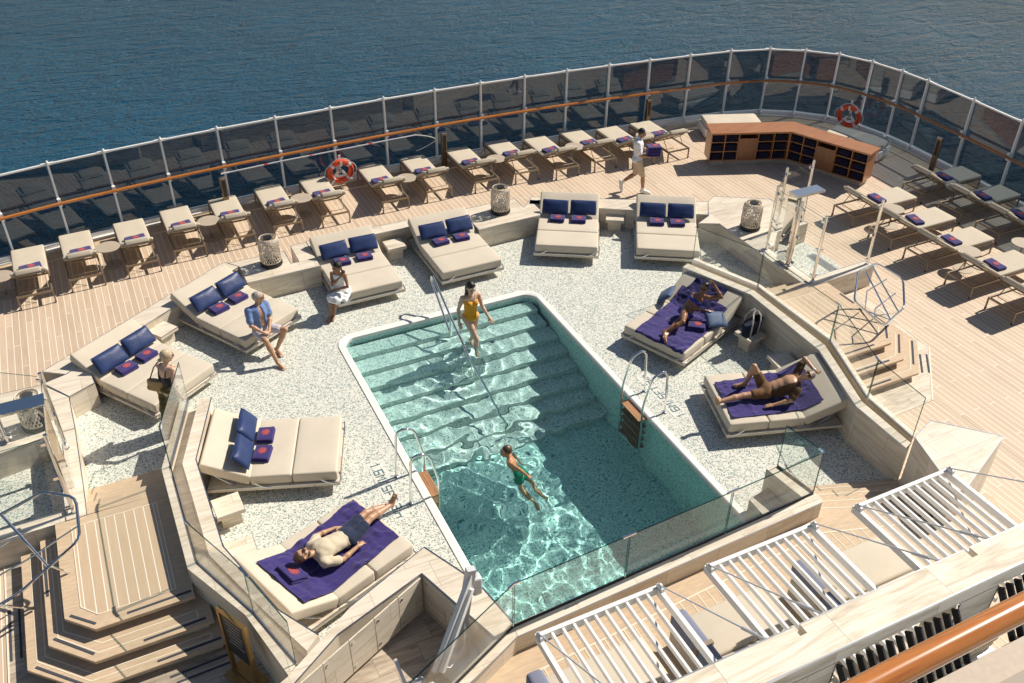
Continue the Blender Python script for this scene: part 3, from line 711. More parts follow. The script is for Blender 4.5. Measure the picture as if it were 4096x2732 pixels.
door_row((.55, 6.99), (2.50, 7.915), 5, ct); door_row((2.56, 7.92), (2.985, 6.62), 2, ct)
tr = MB()
for a, b in (((.53, 7.0), (1.24, 7.48)), ((1.24, 7.48), (2.54, 7.94)), ((2.54, 7.94), (3.0, 6.58)), ((1.51, 7.82), (2.74, 8.36)), ((2.74, 8.36), (3.16, 7.47)), ((3.16, 7.47), (3.30, 6.70))): tr.bar((*a, CZ + .001), (*b, CZ + .001), .013, .012)
tr.build('edge_trim', TRIM, ct, smooth=False)

curb = thing('pool_curb', 'long stone curb under the glass along the front end of the pool', 'curb')
MB().prism([(3.305, 6.68), (5.8, 6.76), (8.33, 6.86), (8.30, 6.67), (3.25, 6.48)], 0, CZ).build('stone_block', STONE, curb, smooth=False)
MB().prism([(8.33, 6.86), (8.30, 6.672), (8.36, 6.74), (8.20, 7.60), (8.02, 7.60), (8.11, 6.86)], 0, CZ - .002).build('stone_block', STONE, curb, smooth=False)
MB().prism([(3.25, 6.479), (3.304, 6.68), (2.99, 6.575), (2.30, 6.25), (2.35, 6.10)], 0, CZ - .003).build('stone_block', STONE, curb, smooth=False)
MB().prism([(2.30, 6.25), (2.35, 6.10), (-.2, 4.9), (-.28, 5.05)], 0, CZ - .003).build('stone_block', STONE, curb, smooth=False)
m = MB(); m.bar((3.25, 6.478, CZ), (8.30, 6.67, CZ), .012, .012); m.bar((3.25, 6.478, CZ), (-.2, 4.9, CZ), .012, .012); m.build('edge_trim', TRIM, curb, smooth=False)
MB().prism([(7.62, 7.42), (8.02, 7.50), (8.02, 6.87), (7.60, 6.85)], 0, .45).build('stone_bench', make_stone('bench stone', a=(.50, .43, .35), b=(.62, .55, .46), dark=(.38, .32, .26), tx=.5, ty=.5), curb, smooth=False)
gf = thing('glass_balustrade', 'clear glass balustrade along the front curb of the pool', 'balustrade')
GP = [(-.25, 5.0), (1.4, 5.78), (3.27, 6.64), (4.96, 6.71), (6.65, 6.79), (8.31, 6.87), (8.20, 7.58)]
for i in range(len(GP) - 1):
    a, c = V(GP[i]), V(GP[i + 1]); d = (c - a).normalized(); a = a + d * .014; c = c - d * .014; nm = V((d.y, -d.x)) * .006
    pts = [a - nm, c - nm, c + nm, a + nm]; zt = CZ + .81; k = MB()
    k.add([(p.x, p.y, CZ + .005) for p in pts] + [(p.x, p.y, zt) for p in pts], [(0, 1, 5, 4), (2, 3, 7, 6), (1, 2, 6, 5), (3, 0, 4, 7), (4, 5, 6, 7), (3, 2, 1, 0)])
    k.build('glass_panel', CLEAR, gf, smooth=False)
    e = MB(); e.bar((a.x, a.y, zt + .004), (c.x, c.y, zt + .004), .014, .009); e.bar((a.x, a.y, CZ), (a.x, a.y, zt), .007, .013); e.bar((c.x, c.y, CZ), (c.x, c.y, zt), .007, .013)
    e.build('glass_edge', EDGE, gf, smooth=False)
    MB().bar((a.x, a.y, CZ + .012), (c.x, c.y, CZ + .012), .03, .024).build('glass_shoe', BLACK, gf, smooth=False)
for i in range(2, 6):
    k = MB()
    for j in (i - 1, i + 1):
        d = (V(GP[j]) - V(GP[i])).normalized() * .10; k.bar((*GP[i], CZ + .815), (GP[i][0] + d.x, GP[i][1] + d.y, CZ + .815), .028, .024)
    k.build('corner_clip', CHROME, gf, smooth=False)

# raised lounge platform in front of the pool, with shallow steps at both sides
lg = structure(MB().prism([(2.4, 6.2), (-.3, 4.85), (-.3, 3.2), (9.9, 3.2), (10.36, 5.94), (9.9, 5.9), (8.9, 6.47), (8.30, 6.72), (3.2, 6.55)], 0.02, .465).build('lounge_floor', TEAKP, smooth=False))
m = MB(); seq = [(2.5, 5.62), (3.34, 6.12), (8.15, 6.40), (9.4, 6.0)]
for i in range(3): m.bar((*seq[i], .4675), (*seq[i + 1], .4675), .02, .005)
x = 2.7
while x < 9.2:
    yt = 5.62 + (x - 2.5) * .595 if x < 3.34 else (6.12 + (x - 3.34) * .0582 if x < 8.15 else 6.40 - (x - 8.15) * .32)
    m.bar((x, yt, .467), (x, 3.3, .467), .014, .004); x += .15
structure(m.build('deck_seam', SEAM, smooth=False))
st = thing('teak_stairs', 'wide shallow teak steps between the terrace and the lounge beside the curb', 'stairs')
NS = [[(8.30, 7.72), (10.3, 7.05)], [(8.30, 7.50), (10.3, 6.80)], [(8.30, 7.27), (10.22, 6.55)], [(8.30, 7.03), (10.1, 6.30)], [(8.30, 6.80), (9.95, 6.05)]]
for k in range(4):
    a, b = NS[k], NS[k + 1]; z = .10 + .095 * k
    MB().prism([a[0], a[1], b[1], b[0]], .003, z).build('tread', TEAKP, st, smooth=False)
    m = MB(); f = .35; q = lambda p, r: (p[0] * (1 - f) + r[0] * f, p[1] * (1 - f) + r[1] * f, z + .002)
    m.bar(q(a[0], b[0]), q(a[1], b[1]), .014, .004); m.build('inlay', SEAM, st, smooth=False)
st2 = thing('teak_stairs', 'teak steps leading down from the lounge to the deck beyond the stone plinth', 'stairs')
for k in range(3):
    z = .35 - .115 * k; x0 = 10.2 + .34 * k
    MB().prism([(x0 - .1, 4.6), (x0 + .20, 4.6), (x0 + .50, 5.98 + .05 * k), (x0 + .2, 5.98 + .05 * k)], .003, z).build('tread', TEAKP, st2, smooth=False)
    m = MB(); m.bar((x0 + .12, 4.7, z + .002), (x0 + .42, 5.9, z + .002), .014, .004); m.build('inlay', SEAM, st2, smooth=False)

# ------------------------------------------------------------------ pergola, stone beam and the deck rail above
bm = thing('stone_beam', 'long travertine topped beam on pillars in the lower right', 'beam')
BZ = 3.5
m = MB()
for a, b in ((-1.0, 2.62), (2.70, 4.63), (4.71, 6.77), (6.85, 9.2)): m.box(a, b, 3.31, 3.66, BZ - .22, BZ)
m.box(2.62, 2.70, 3.31, 3.56, BZ - .22, BZ); m.box(4.63, 4.71, 3.31, 3.56, BZ - .22, BZ); m.box(6.77, 6.85, 3.31, 3.56, BZ - .22, BZ)
m.build('beam', STONEB, bm, smooth=False)
tr = MB(); tr.box(-1, 9.2, 3.300, 3.312, BZ - .03, BZ + .004)
for a, b in ((-1.0, 2.62), (2.70, 4.63), (4.71, 6.77), (6.85, 9.2)): tr.box(a, b, 3.658, 3.670, BZ - .03, BZ + .004)
tr.build('edge_trim', BRUSH, bm, smooth=False)
for x0, x1 in ((2.35, 2.8), (4.40, 4.86), (6.42, 6.92), (8.45, 8.95)):
    MB().box(x0, x1, 3.305, 3.60, .45, BZ - .221).build('pillar', STONE, bm, smooth=False)
for x0, x1 in ((.6, 2.35), (2.8, 4.40), (4.86, 6.42), (6.92, 8.45)):
    sl = MB(); nsl = 13
    for k in range(nsl):
        xx = x0 + .06 + (x1 - x0 - .12) * k / (nsl - 1); sl.bar((xx, 3.30, 3.23), (xx + .10, 3.02, 2.66), .026, .07)
    sl.bar((x0, 3.0, 2.62), (x1, 3.0, 2.62), .05, .10); sl.box(x0, x1, 2.90, 3.0, 1.2, 2.60)
    sl.build('louvre', BLACK, bm, smooth=False)
    MB().box(x0, x0 + .02, 3.30, 3.32, 1.4, BZ - .22).build('frame_trim', CHROME, bm, smooth=False); MB().box(x1 - .02, x1, 3.30, 3.32, 1.4, BZ - .22).build('frame_trim', CHROME, bm, smooth=False)
def pergola(x0, x1, label):
    t = thing('pergola_frame', label, 'pergola', group='slatted canopy frames over the lounge sofas'); z = 2.4; y0, y1 = 3.6, 5.34
    m = MB(); m.box(x0, x0 + .05, y0, y1 - .05, z - .10, z); m.box(x1 - .05, x1, y0, y1 - .05, z - .10, z); m.box(x0, x1, y1 - .0495, y1, z - .10, z); m.build('frame', WHITE, t, smooth=False)
    for k in range(10):
        x = x0 + .05 + (x1 - x0 - .1) * (k + 1) / 11
        MB().box(x - .014, x + .014, y0, y1 - .05, z - .075, z - .012).build('slat', WHITE, t, smooth=False)
    for x in (x0 + .025, x1 - .025):
        m = MB(); p = V((x, y1 - .06, z + .05)); q = V((x, 3.70, 3.41)); m.tube([p, q], .009, 8)
        u = (q - p).normalized(); m.tube([p + u * (q - p).length * .80, p + u * (q - p).length * .92], .019, 8); m.ball(p, .03, 6); m.ball(q, .028, 6)
        m.build('tie_rod', GREYP, t)
        MB().box(x - .02, x + .02, y1 - .12, y1 - .02, z + .001, z + .05).build('bracket', GREYP, t, smooth=False)
pergola(2.88, 4.41, 'white slatted canopy frame over the sofa nearest the pool lift')
pergola(5.02, 6.56, 'white slatted canopy frame over the middle lounge sofa')
pergola(7.19, 8.75, 'white slatted canopy frame over the right hand sofa beside the stone plinth')
def sofa(x0, x1, label):
    t = thing('lounge_sofa', label, 'sofa', (x0, 3.75, .465), group='built-in lounge sofas under the canopies'); w = x1 - x0
    MB().rbox(0, w, .05, 1.98, .0, .22, .02).build('base', WHITE, t)
    MB().rbox(.0, w, 1.36, 2.02, .221, .43, .05).build('seat_cushion', CREAM, t); MB().rbox(.0, w, .1, 1.352, .221, .42, .05).build('seat_cushion', CREAM, t)
    MB().rbox(-.20, -.02, .55, 2.0, .0, .33, .05).build('side_rail', CREAM, t)
    b = MB().rbox(-.19, .03, 1.0, 2.05, .335, .60, .06).build('bolster', BOLST, t)
    MB().box(-.20, .04, 1.44, 1.50, .34, .606).build('strap', BRONZE, b, smooth=False)
    MB().rbox(.05, w - .05, .05, .28, .43, .85, .05).build('back_cushion', CREAM, t)
sofa(3.20, 4.62, 'cream lounge sofa under the canopy nearest the pool lift')
sofa(5.22, 6.52, 'cream lounge sofa under the middle canopy')
sofa(7.13, 8.60, 'cream lounge sofa under the right hand canopy')
rl = thing('balcony_rail', 'thick glossy wooden balcony rail across the lower right corner', 'rail')
MB().tube([(-.6, .74, 8.5), (.9, .79, 8.5), (1.4, .80, 8.5), (1.9, .805, 8.5), (3.5, .83, 8.5)], .034, 20).build('handrail', RAILW, rl)
bf = structure(MB().box(-3, 5, -.6, 1.18, 7.25, 7.38).build('balcony_floor', plain('balcony floor', (.46, .36, .27), .6, var=.08, scale=40), smooth=False))
gu = MB(); gu.box(-3, 5, 1.02, 1.07, 7.381, 7.386); structure(gu.build('balcony_gutter', plain('gutter', (.30, .24, .18), .6), smooth=False))
gu = MB(); gu.box(-3, 5, .62, .92, 7.381, 7.40); structure(gu.build('balcony_kerb', plain('balcony kerb', (.50, .46, .40), .5), smooth=False))
# ================================================================== FURNITURE
def emblem_mesh():
    m = MB()
    def ring(n, r0, r1, wd, ph, w=.0012):
        for k in range(n):
            a = 2 * math.pi * (k + ph) / n; pts = []
            for i in range(13):
                u = i / 12; ang = a + wd * math.sin(math.pi * 2 * u) * .55; r = r0 + (r1 - r0) * math.sin(math.pi * u) ** .7
                pts.append((r * math.cos(ang), r * math.sin(ang)))
            for i in range(12): m.bar((*pts[i], .0), (*pts[i + 1], .0), w * 2, .003)
    ring(12, .040, .066, .36, 0); ring(10, .026, .050, .42, .5); ring(8, .012, .034, .55, .25, .0011)
    for k in range(12):
        a = 2 * math.pi * k / 12; b = 2 * math.pi * (k + 1) / 12
        m.bar((.013 * math.cos(a), .013 * math.sin(a), 0), (.013 * math.cos(b), .013 * math.sin(b), 0), .005, .003)
    m.bar((-.006, -.004, 0), (.006, .005, 0), .004, .003)
    return m
EMB = emblem_mesh()
def wob(o, amp, sc_, seed=0.0):
    for v in o.data.vertices:
        p = v.co; v.co = p + V((mnoise.noise(p * sc_ + V((seed, 0, 0))), mnoise.noise(p * sc_ + V((0, seed + 9, 0))), mnoise.noise(p * sc_ + V((3, 0, seed))))) * amp
def towel_proto(w, d, h, layers, name='folded_towel', seed=1.0):
    t = thing(name, 'x', 'towel')
    m = MB(); lh = h / layers
    for k in range(layers):
        e = .008 * (k % 2)
        m.rbox(-w / 2 + e, w / 2 - e * .5, -d / 2 + e, d / 2 - .5 * e, k * lh, (k + 1) * lh - .002, lh * .42, 3, puff=.12 if k == layers - 1 else 0)
    o = m.build('cloth', NAVY, t, ang=60); wob(o, .008, 9, seed)
    e = MB(); e.v = [(x * 1.12, y * .98, z) for x, y, z in EMB.v]; e.f = list(EMB.f); eo = e.build('emblem', CORAL, t, smooth=False); eo.location = (.02, 0, h + .004)
    return t
TW_L = towel_proto(.44, .25, .065, 2, seed=3); TW_L.location = (0, 0, -200)
TW_D = towel_proto(.34, .27, .085, 2, seed=5); TW_D.location = (0, 0, -200)
protos = [TW_L, TW_D]
def use(proto, loc, rz, label, group, tilt=None):
    if proto in protos: protos.remove(proto); r = proto; r.location = loc; r.rotation_euler.z = rz
    else: r = dup(proto, loc, rz)
    r['label'] = label; r['group'] = group
    if tilt is not None: r.rotation_euler = (tilt[0], tilt[1], rz)
    else: r.rotation_euler = (0, 0, rz)
    return r

# ---- double daybeds
TILT = R(25); BACKY = 1.36
def daybed_proto():
    t = thing('double_daybed', 'x', 'daybed')
    MB().box(-.44, .44, .32, 1.8, .009, .149).build('plinth', STONE, t, smooth=False)
    MB().box(-.725, .725, -.03, 2.02, .15, .215).build('platform', STONE, t, smooth=False)
    m = MB()
    for a, b in (((-.726, -.031), (.726, -.031)), ((.726, -.031), (.726, 2.02)), ((-.726, -.031), (-.726, 2.02))): m.bar((*a, .214), (*b, .214), .012, .012)
    m.build('edge_trim', TRIM, t, smooth=False)
    MB().rbox(-.695, .695, .0, .700, .218, .42, .035, 4, puff=.06).build('mattress_section', CREAM, t)
    MB().rbox(-.695, .695, .706, 1.352, .218, .42, .035, 4, puff=.06).build('mattress_section', CREAM, t)
    b = MB().at((0, BACKY + .02, .228), 0, rx=TILT).rbox(-.695, .695, .0, .82, .0, .19, .035, 4, puff=.06).build('backrest', CREAM, t)
    for x in (-.66, .66):
        fr = MB()
        q = V((x, BACKY + .60 * math.cos(TILT), .225 + .60 * math.sin(TILT)))
        fr.tube([q, (x, 1.62, .222)], .014, 6); fr.bar((x, BACKY, .225), (x, BACKY + .8 * math.cos(TILT), .222 + .8 * math.sin(TILT)), .025, .012)
        fr.build('support_strut', TRIM, t)
    for (x0, y0, x1, y1) in ((-.735, .02, -.735, .26), (.735, .02, .735, .26), (-.66, -.038, -.42, -.038), (.42, -.038, .66, -.038), (-.735, 1.05, -.735, 1.28), (.735, 1.05, .735, 1.28)):
        m = MB(); n_ = 6
        P = [(x0 + (x1 - x0) * i / n_, y0 + (y1 - y0) * i / n_, .20 + .10 * (i / n_) ** 1.2 - .02 * math.sin(math.pi * i / n_)) for i in range(n_ + 1)]
        for i in range(n_): m.bar(P[i], P[i + 1], .012, .022)
        m.build('strap', TRIM, t)
    return t
DB = daybed_proto()
pil_p = thing('cushion', 'x', 'cushion')
po = MB().rbox(-.30, .30, -.17, .17, -.055, .055, .05, 4, puff=.55).build('cover', LEATHER, pil_p, ang=70); wob(po, .014, 5, 2)
sm = MB(); hw, hh = .298, .168
sm.tube([(-hw, -hh, 0), (hw, -hh, 0), (hw, hh, 0), (-hw, hh, 0)], .007, 6, closed=True); sm.build('piping', LEATHER, pil_p)
BEDS = [  # foot-centre x,y ; head direction ; label ; (short name used for what lies on it or None)
    (.40, 14.02, -.56, .83, 'leftmost double daybed with two cushions and two folded towels, next to the low wall', 'the leftmost daybed'),
    (2.245, 15.25, -.5, .87, 'double daybed on whose edge the man in the blue shirt sits', 'the blue-shirted man\'s daybed'),
    (4.40, 15.70, 0, 1, 'double daybed on whose corner the girl in white sits', 'the daybed of the girl in white'),
    (6.645, 15.62, 0, 1, 'double daybed with cushions behind the woman in the yellow swimsuit', 'the daybed behind the woman in yellow'),
    (8.87, 15.53, .51, .86, 'double daybed left of the small stool below the walking attendant', 'the daybed below the walking attendant'),
    (10.83, 14.43, .52, .855, 'double daybed in front of the right hand woven lantern', 'the daybed by the right lantern'),
    (8.65, 11.66, .926, .377, 'double daybed with a navy towel where the woman in the blue bikini reclines', None),
    (8.65, 9.66, .954, -.30, 'double daybed with a navy towel where the man in the open brown shirt reclines', None),
    (2.41, 11.37, -.94, .345, 'double daybed beside the left pool ladder with cushions and towels side by side', 'the daybed by the left pool ladder'),
    (2.48, 9.44, -.94, -.346, 'double daybed with a navy towel where the man in the beige shirt lies', None)]
bedM = []
CUSH = False
for i, (x, y, dx, dy, lab, nm) in enumerate(BEDS):
    rz = math.atan2(-dx, dy)
    if i == 0: o = DB; o.location = (x, y, 0); o.rotation_euler.z = rz; o['label'] = lab; o['group'] = 'double daybeds round the pool'
    else: o = dup(DB, (x, y, 0), rz, lab)
    Mw = Matrix.Translation((x, y, 0)) @ Matrix.Rotation(rz, 4, 'Z'); bedM.append((Mw, rz))
    if nm:
        for s_, side in ((-1, 'left'), (1, 'right')):
            p = Mw @ V((.325 * s_ + random.uniform(-.01, .01), 1.475 + .04 * (s_ * .3), .625)); r = rz + random.uniform(-.05, .05)
            if not CUSH: c = pil_p; CUSH = True; c.location = p
            else: c = dup(pil_p, p, r)
            c.rotation_euler = (R(48), 0, r); c['label'] = f'navy leather cushion, {side} of the pair on {nm}'; c['group'] = 'navy leather cushions on the daybeds'
            p = Mw @ V((.24 * s_ + random.uniform(-.02, .02), 1.20, .424))
            use(TW_D, p, rz + random.uniform(-.12, .12), f'navy towel with coral emblem, {side} of two on {nm}', 'folded navy towels with coral emblem')
def db_h(y):  # top surface of a daybed along its length
    if y < 1.31: return .424
    return .416 + min(y - 1.30, .86) * .466
def drape(name, label, bi, outline, nu=60, nv=80, amp=.012, seed=0.0, over=0.0, mat=NAVY):
    """towel spread on daybed bi; outline = four corners (local x,y) a,b,c,d"""
    Mw, rz = bedM[bi]; a, b, c, d = [V(p) for p in outline]; P = []
    top = []; bot = []
    for i in range(nu + 1):
        u = i / nu; r1 = []; r2 = []
        for j in range(nv + 1):
            v = j / nv; p = (a * (1 - u) + b * u) * (1 - v) + (d * (1 - u) + c * u) * v
            ed = min(u, 1 - u, v, 1 - v)
            q = p + V((mnoise.noise(V((u * 3, v * 5, seed))), mnoise.noise(V((u * 4, v * 3, seed + 4))))) * .02
            w = mnoise.noise(V((q.x * 5 + 1.5 * mnoise.noise(V((q.x, q.y, seed)) * 2), q.y * 2.2, seed))) + .6 * mnoise.noise(V((q.x * 3.1, q.y * 9.0, seed + 2))) + .3 * mnoise.noise(V((q.x * 14, q.y * 14, seed)))
            w = max(0, w) * amp * 2.2 + amp * .25
            xx = min(max(q.x, -.715), .715)
            z = db_h(max(q.y, -.01)) + .008 + w
            if abs(q.x) > .70: z -= (abs(q.x) - .70) * 1.6
            if q.y < .0: z -= (-q.y) * 1.5
            r1.append(tuple(Mw @ V((xx, max(q.y, -.03), z)))); r2.append(tuple(Mw @ V((xx, max(q.y, -.03), z - .010))))
        top.append(r1); bot.append(r2)
    m = MB(); m.grid(top); n0 = len(m.v); m.grid([list(reversed(r)) for r in bot])
    m.grid([top[0], bot[0]]); m.grid([bot[-1], top[-1]]); m.grid([[r[0] for r in bot], [r[0] for r in top]]); m.grid([[r[-1] for r in top], [r[-1] for r in bot]])
    return tag(m.build(name, mat, ang=180), label, 'towel')
drape('spread_towel', 'navy towel spread under the reclining woman in the blue bikini', 6, [(-.42, -.02), (.67, -.02), (.60, 1.62), (-.52, 1.72)], amp=.020, seed=2)
drape('spread_towel', 'navy towel spread under the man in the open brown shirt', 7, [(-.42, .10), (.56, .10), (.50, 1.70), (-.60, 1.72)], amp=.018, seed=7)
drape('spread_towel', 'navy towel spread under the sunbathing man in the beige shirt', 9, [(-.45, .06), (.62, .06), (.40, 1.86), (-.62, 1.80)], amp=.022, seed=11)
drape('spread_towel', 'crumpled navy towel bunched across the backrest behind the woman in the blue bikini', 6, [(-.50, 1.36), (.30, 1.36), (.36, 2.0), (-.34, 1.98)], 40, 40, amp=.03, seed=21, mat=NAVYD)
# loose cushions and a rumpled towel beside the woman, and a folded towel under the man's head
Mw, rz = bedM[6]
c = dup(pil_p, Mw @ V((.60, 1.20, .55)), rz); c.rotation_euler = (R(28), R(10), rz + R(60)); c['label'] = 'dull blue cushion beside the hand of the woman in the blue bikini'; c['group'] = 'navy leather cushions on the daybeds'
for ch in c.children: ch.data = ch.data.copy(); ch.data.materials[0] = DENIMB
c.scale = (.72, 1, 1)
c = dup(pil_p, Mw @ V((-.62, 1.30, .55)), rz); c.rotation_euler = (R(40), 0, rz - R(70)); c['label'] = 'dull blue cushion at the far side of the daybed behind the woman in the bikini'; c['group'] = 'navy leather cushions on the daybeds'
for ch in c.children: ch.data = ch.data.copy(); ch.data.materials[0] = DENIMB
c.scale = (.72, 1, 1)
use(TW_D, Mw @ V((.40, .86, .445)), rz + R(28), 'rumpled navy towel with coral emblem beside the knees of the woman in the bikini', 'folded navy towels with coral emblem')
bpy.data.objects[-1] if False else None
Mw, rz = bedM[9]
r = use(TW_D, Mw @ V((-.05, 1.62, .575)), rz + R(180), 'navy towel with coral emblem beside the head of the man in beige', 'folded navy towels with coral emblem', tilt=(-TILT, 0))
r.scale = (1.15, 1.1, 1)
# ---- sun loungers
def lounger_proto():
    t = thing('sun_lounger', 'x', 'sun lounger')
    m = MB()
    for x in (-.33, .33): m.box(x - .016, x + .016, .032, 1.98, .262, .30)
    m.box(-.346, .346, .0, .0315, .262, .30); m.box(-.346, .346, 1.9805, 2.01, .262, .30); m.box(-.31, .31, .80, .83, .265, .295)
    m.build('frame', BRONZE, t, smooth=False)
    for x in (-.332, .332):
        for y in (.016, 1.995):
            l = MB().box(x - .014, x + .014, y - .015, y + .015, .03 if y < 1 else .0, .261).build('leg', BRONZE, t, smooth=False)
            if y < 1: MB().at((x, y, .028), 0, ry=R(90)).lathe([(.0, -.012), (.028, -.012), (.028, .012), (.0, .012)], 12).build('wheel', BLACK, l)
    MB().rbox(-.335, .335, .815, 2.02, .302, .385, .03, 3, puff=.08).build('seat_cushion', CREAMD, t)
    A = R(31)
    MB().at((0, .82, .312), 0, rx=-A).rbox(-.335, .335, -.80, .0, .0, .072, .03, 3, puff=.08).build('back_cushion', CREAMD, t)
    h = MB().at((0, .82, .312), 0, rx=-A); h.rbox(-.24, .24, -.80, -.57, .074, .104, .014, 3); h.rbox(-.24, .24, -.835, -.79, -.01, .085, .02, 3); h.rbox(-.30, .26, -.575, -.52, .074, .096, .010, 3); h.build('head_pillow', CREAMD, t)
    s = MB().at((0, .82, .312), 0, rx=-A)
    for x in (-.31, .31): s.box(x - .012, x + .012, -.80, .0, -.03, -.004)
    s.box(-.32, .32, -.82, -.795, -.03, -.004)
    s.tube([(-.30, -.62, -.03), (-.15, -.60, -.075), (0, -.595, -.088), (.15, -.60, -.075), (.30, -.62, -.03)], .010, 6)
    s.T = Matrix.Identity(4)
    yy, zz = .82 - .48 * math.cos(A), .30 + .48 * math.sin(A)
    for x in (-.27, .27): s.tube([(x, yy, zz - .02), (x, .20, .285)], .009, 6)
    s.tube([(-.27, .20, .285), (.27, .20, .285)], .009, 6)
    s.build('back_frame', BRONZE, t)
    return t
LG = lounger_proto()
LEFT = [(-1.85, 18.57), (-.84, 18.85), (.32, 18.94), (1.35, 19.18), (2.48, 19.24), (3.61, 19.38), (4.755, 19.40), (6.30, 19.50), (7.475, 19.57), (8.78, 19.56), (9.94, 19.60), (11.01, 19.37), (12.16, 19.37), (13.19, 19.12), (14.29, 19.09)]
ORD = ['first', 'second', 'third', 'fourth', 'fifth', 'sixth', 'seventh', 'eighth', 'ninth', 'tenth', 'eleventh', 'twelfth', 'thirteenth', 'fourteenth', 'fifteenth']
for i, (x, y) in enumerate(LEFT):
    rz = R([2, 2, 1.5, 1, .5, 0, 0, 0, 0, 0, 0, 0, 0, 0, 0][i]) + random.uniform(-.012, .012)
    nm = {0: 'the far left lounger of the fence row', 14: 'the fence row lounger beside the towel cabinet', 13: 'the lounger behind the walking attendant', 6: 'the lounger left of the orange lifebuoy', 7: 'the lounger right of the orange lifebuoy'}.get(i, f'the {ORD[i]} lounger from the left along the fence')
    lab = 'beige sun lounger, ' + nm[4:]
    if i == 0: LG.location = (x, y, 0); LG.rotation_euler.z = rz; LG['label'] = lab; LG['group'] = 'beige sun loungers'
    else: dup(LG, (x, y, 0), rz, lab)
    use(TW_L, (x - .02 + random.uniform(-.03, .03), y + .97, .388), rz + random.uniform(.0, .16), 'navy towel with coral emblem on ' + nm, 'folded navy towels with coral emblem')
RIGHT = [(15.85, 14.42, 0), (15.85, 13.19, 0), (15.85, 12.10, 0), (15.84, 10.88, 0), (15.84, 9.80, 0), (18.30, 14.62, 0), (18.30, 13.42, 0), (18.30, 12.32, 0)]
RN = ['the inner right lounger nearest the towel cabinet', 'the second lounger of the inner right row', 'the middle lounger of the inner right row', 'the fourth lounger of the inner right row', 'the nearest, cropped lounger of the inner right row', 'the outer right lounger beside the bollard', 'the middle lounger of the outer right row', 'the outer right lounger cut by the frame']
for (x, y, a), nm in zip(RIGHT, RN):
    dup(LG, (x, y, 0), R(-90) + random.uniform(-.012, .012), 'beige sun lounger, ' + nm[4:])
    use(TW_L, (x + 1.0, y + random.uniform(-.03, .03), .388), R(-90) + random.uniform(-.2, .1), 'navy towel with coral emblem on ' + nm, 'folded navy towels with coral emblem')

# ---- round side tables
tb = thing('side_table', 'x', 'table')
MB().lathe([(.0, .435), (.252, .435), (.256, .44), (.256, .452), (.252, .456), (.0, .456)], 40).build('table_top', TAUPE, tb)
MB().lathe([(.017, .012), (.017, .435)], 12).build('pole', BRONZE, tb); MB().lathe([(.0, .0), (.215, .0), (.215, .010), (.0, .013)], 40).build('base_plate', TAUPE, tb)
TBL = [(-2.44, 19.34, 'round taupe table cut by the left edge of the picture'), (-.29, 19.71, 'round taupe table between the second and third loungers from the left'), (1.94, 20.02, 'round taupe table between the fourth and fifth loungers from the left'), (4.17, 20.26, 'round taupe table left of the lounger by the orange lifebuoy'), (6.86, 20.25, 'round taupe table between the two loungers right of the lifebuoy'), (9.39, 20.36, 'round taupe table behind the middle woven lantern'), (11.64, 20.19, 'round taupe table left of the walking attendant'), (13.78, 20.04, 'round taupe table half hidden behind the walking attendant'),
       (16.74, 13.76, 'round taupe table between the first two loungers of the inner right row'), (19.03, 13.97, 'round taupe table between the loungers of the outer right row'), (16.75, 11.51, 'round taupe table between the middle and fourth loungers of the inner right row'), (18.15, 11.26, 'round taupe table at the right edge of the picture')]
for i, (x, y, l) in enumerate(TBL):
    if i == 0: tb.location = (x, y, .0); tb['label'] = l; tb['group'] = 'round taupe side tables'
    else: dup(tb, (x, y, 0), random.uniform(0, 6), l)
# ---- stone stools
stl = thing('stone_stool', 'x', 'stool')
MB().box(-.21, .21, -.21, .21, .27, .34).build('seat_slab', STONE, stl, smooth=False); MB().box(-.15, .15, -.13, .13, .009, .2695).build('stem', STONE, stl, smooth=False)
m = MB()
for a, b in (((-.21, -.21), (.21, -.21)), ((.21, -.21), (.21, .21)), ((-.21, -.21), (-.21, .21))): m.bar((*a, .336), (*b, .336), .008, .008)
m.build('edge_trim', TRIM, stl, smooth=False)
for i, (x, y, a, l) in enumerate([(.30, 16.10, 34, 'square travertine stool between the two left daybeds'), (5.50, 17.37, 0, 'square travertine stool between the daybeds of the girl and the woman in yellow'), (10.66, 16.42, -32, 'square travertine stool between the two upper right daybeds'), (.48, 10.80, 3, 'square travertine stool left of the daybed by the left pool ladder'), (.47, 9.83, 0, 'square travertine stool behind the backrest of the man in beige'), (10.53, 10.16, -8, 'square travertine stool behind the man in the brown shirt'), (10.52, 11.12, 8, 'square travertine stool under the navy tote bag')]):
    if i == 0: stl.location = (x, y, 0); stl.rotation_euler.z = R(a); stl['label'] = l; stl['group'] = 'square travertine stools'
    else: dup(stl, (x, y, 0), R(a), l)
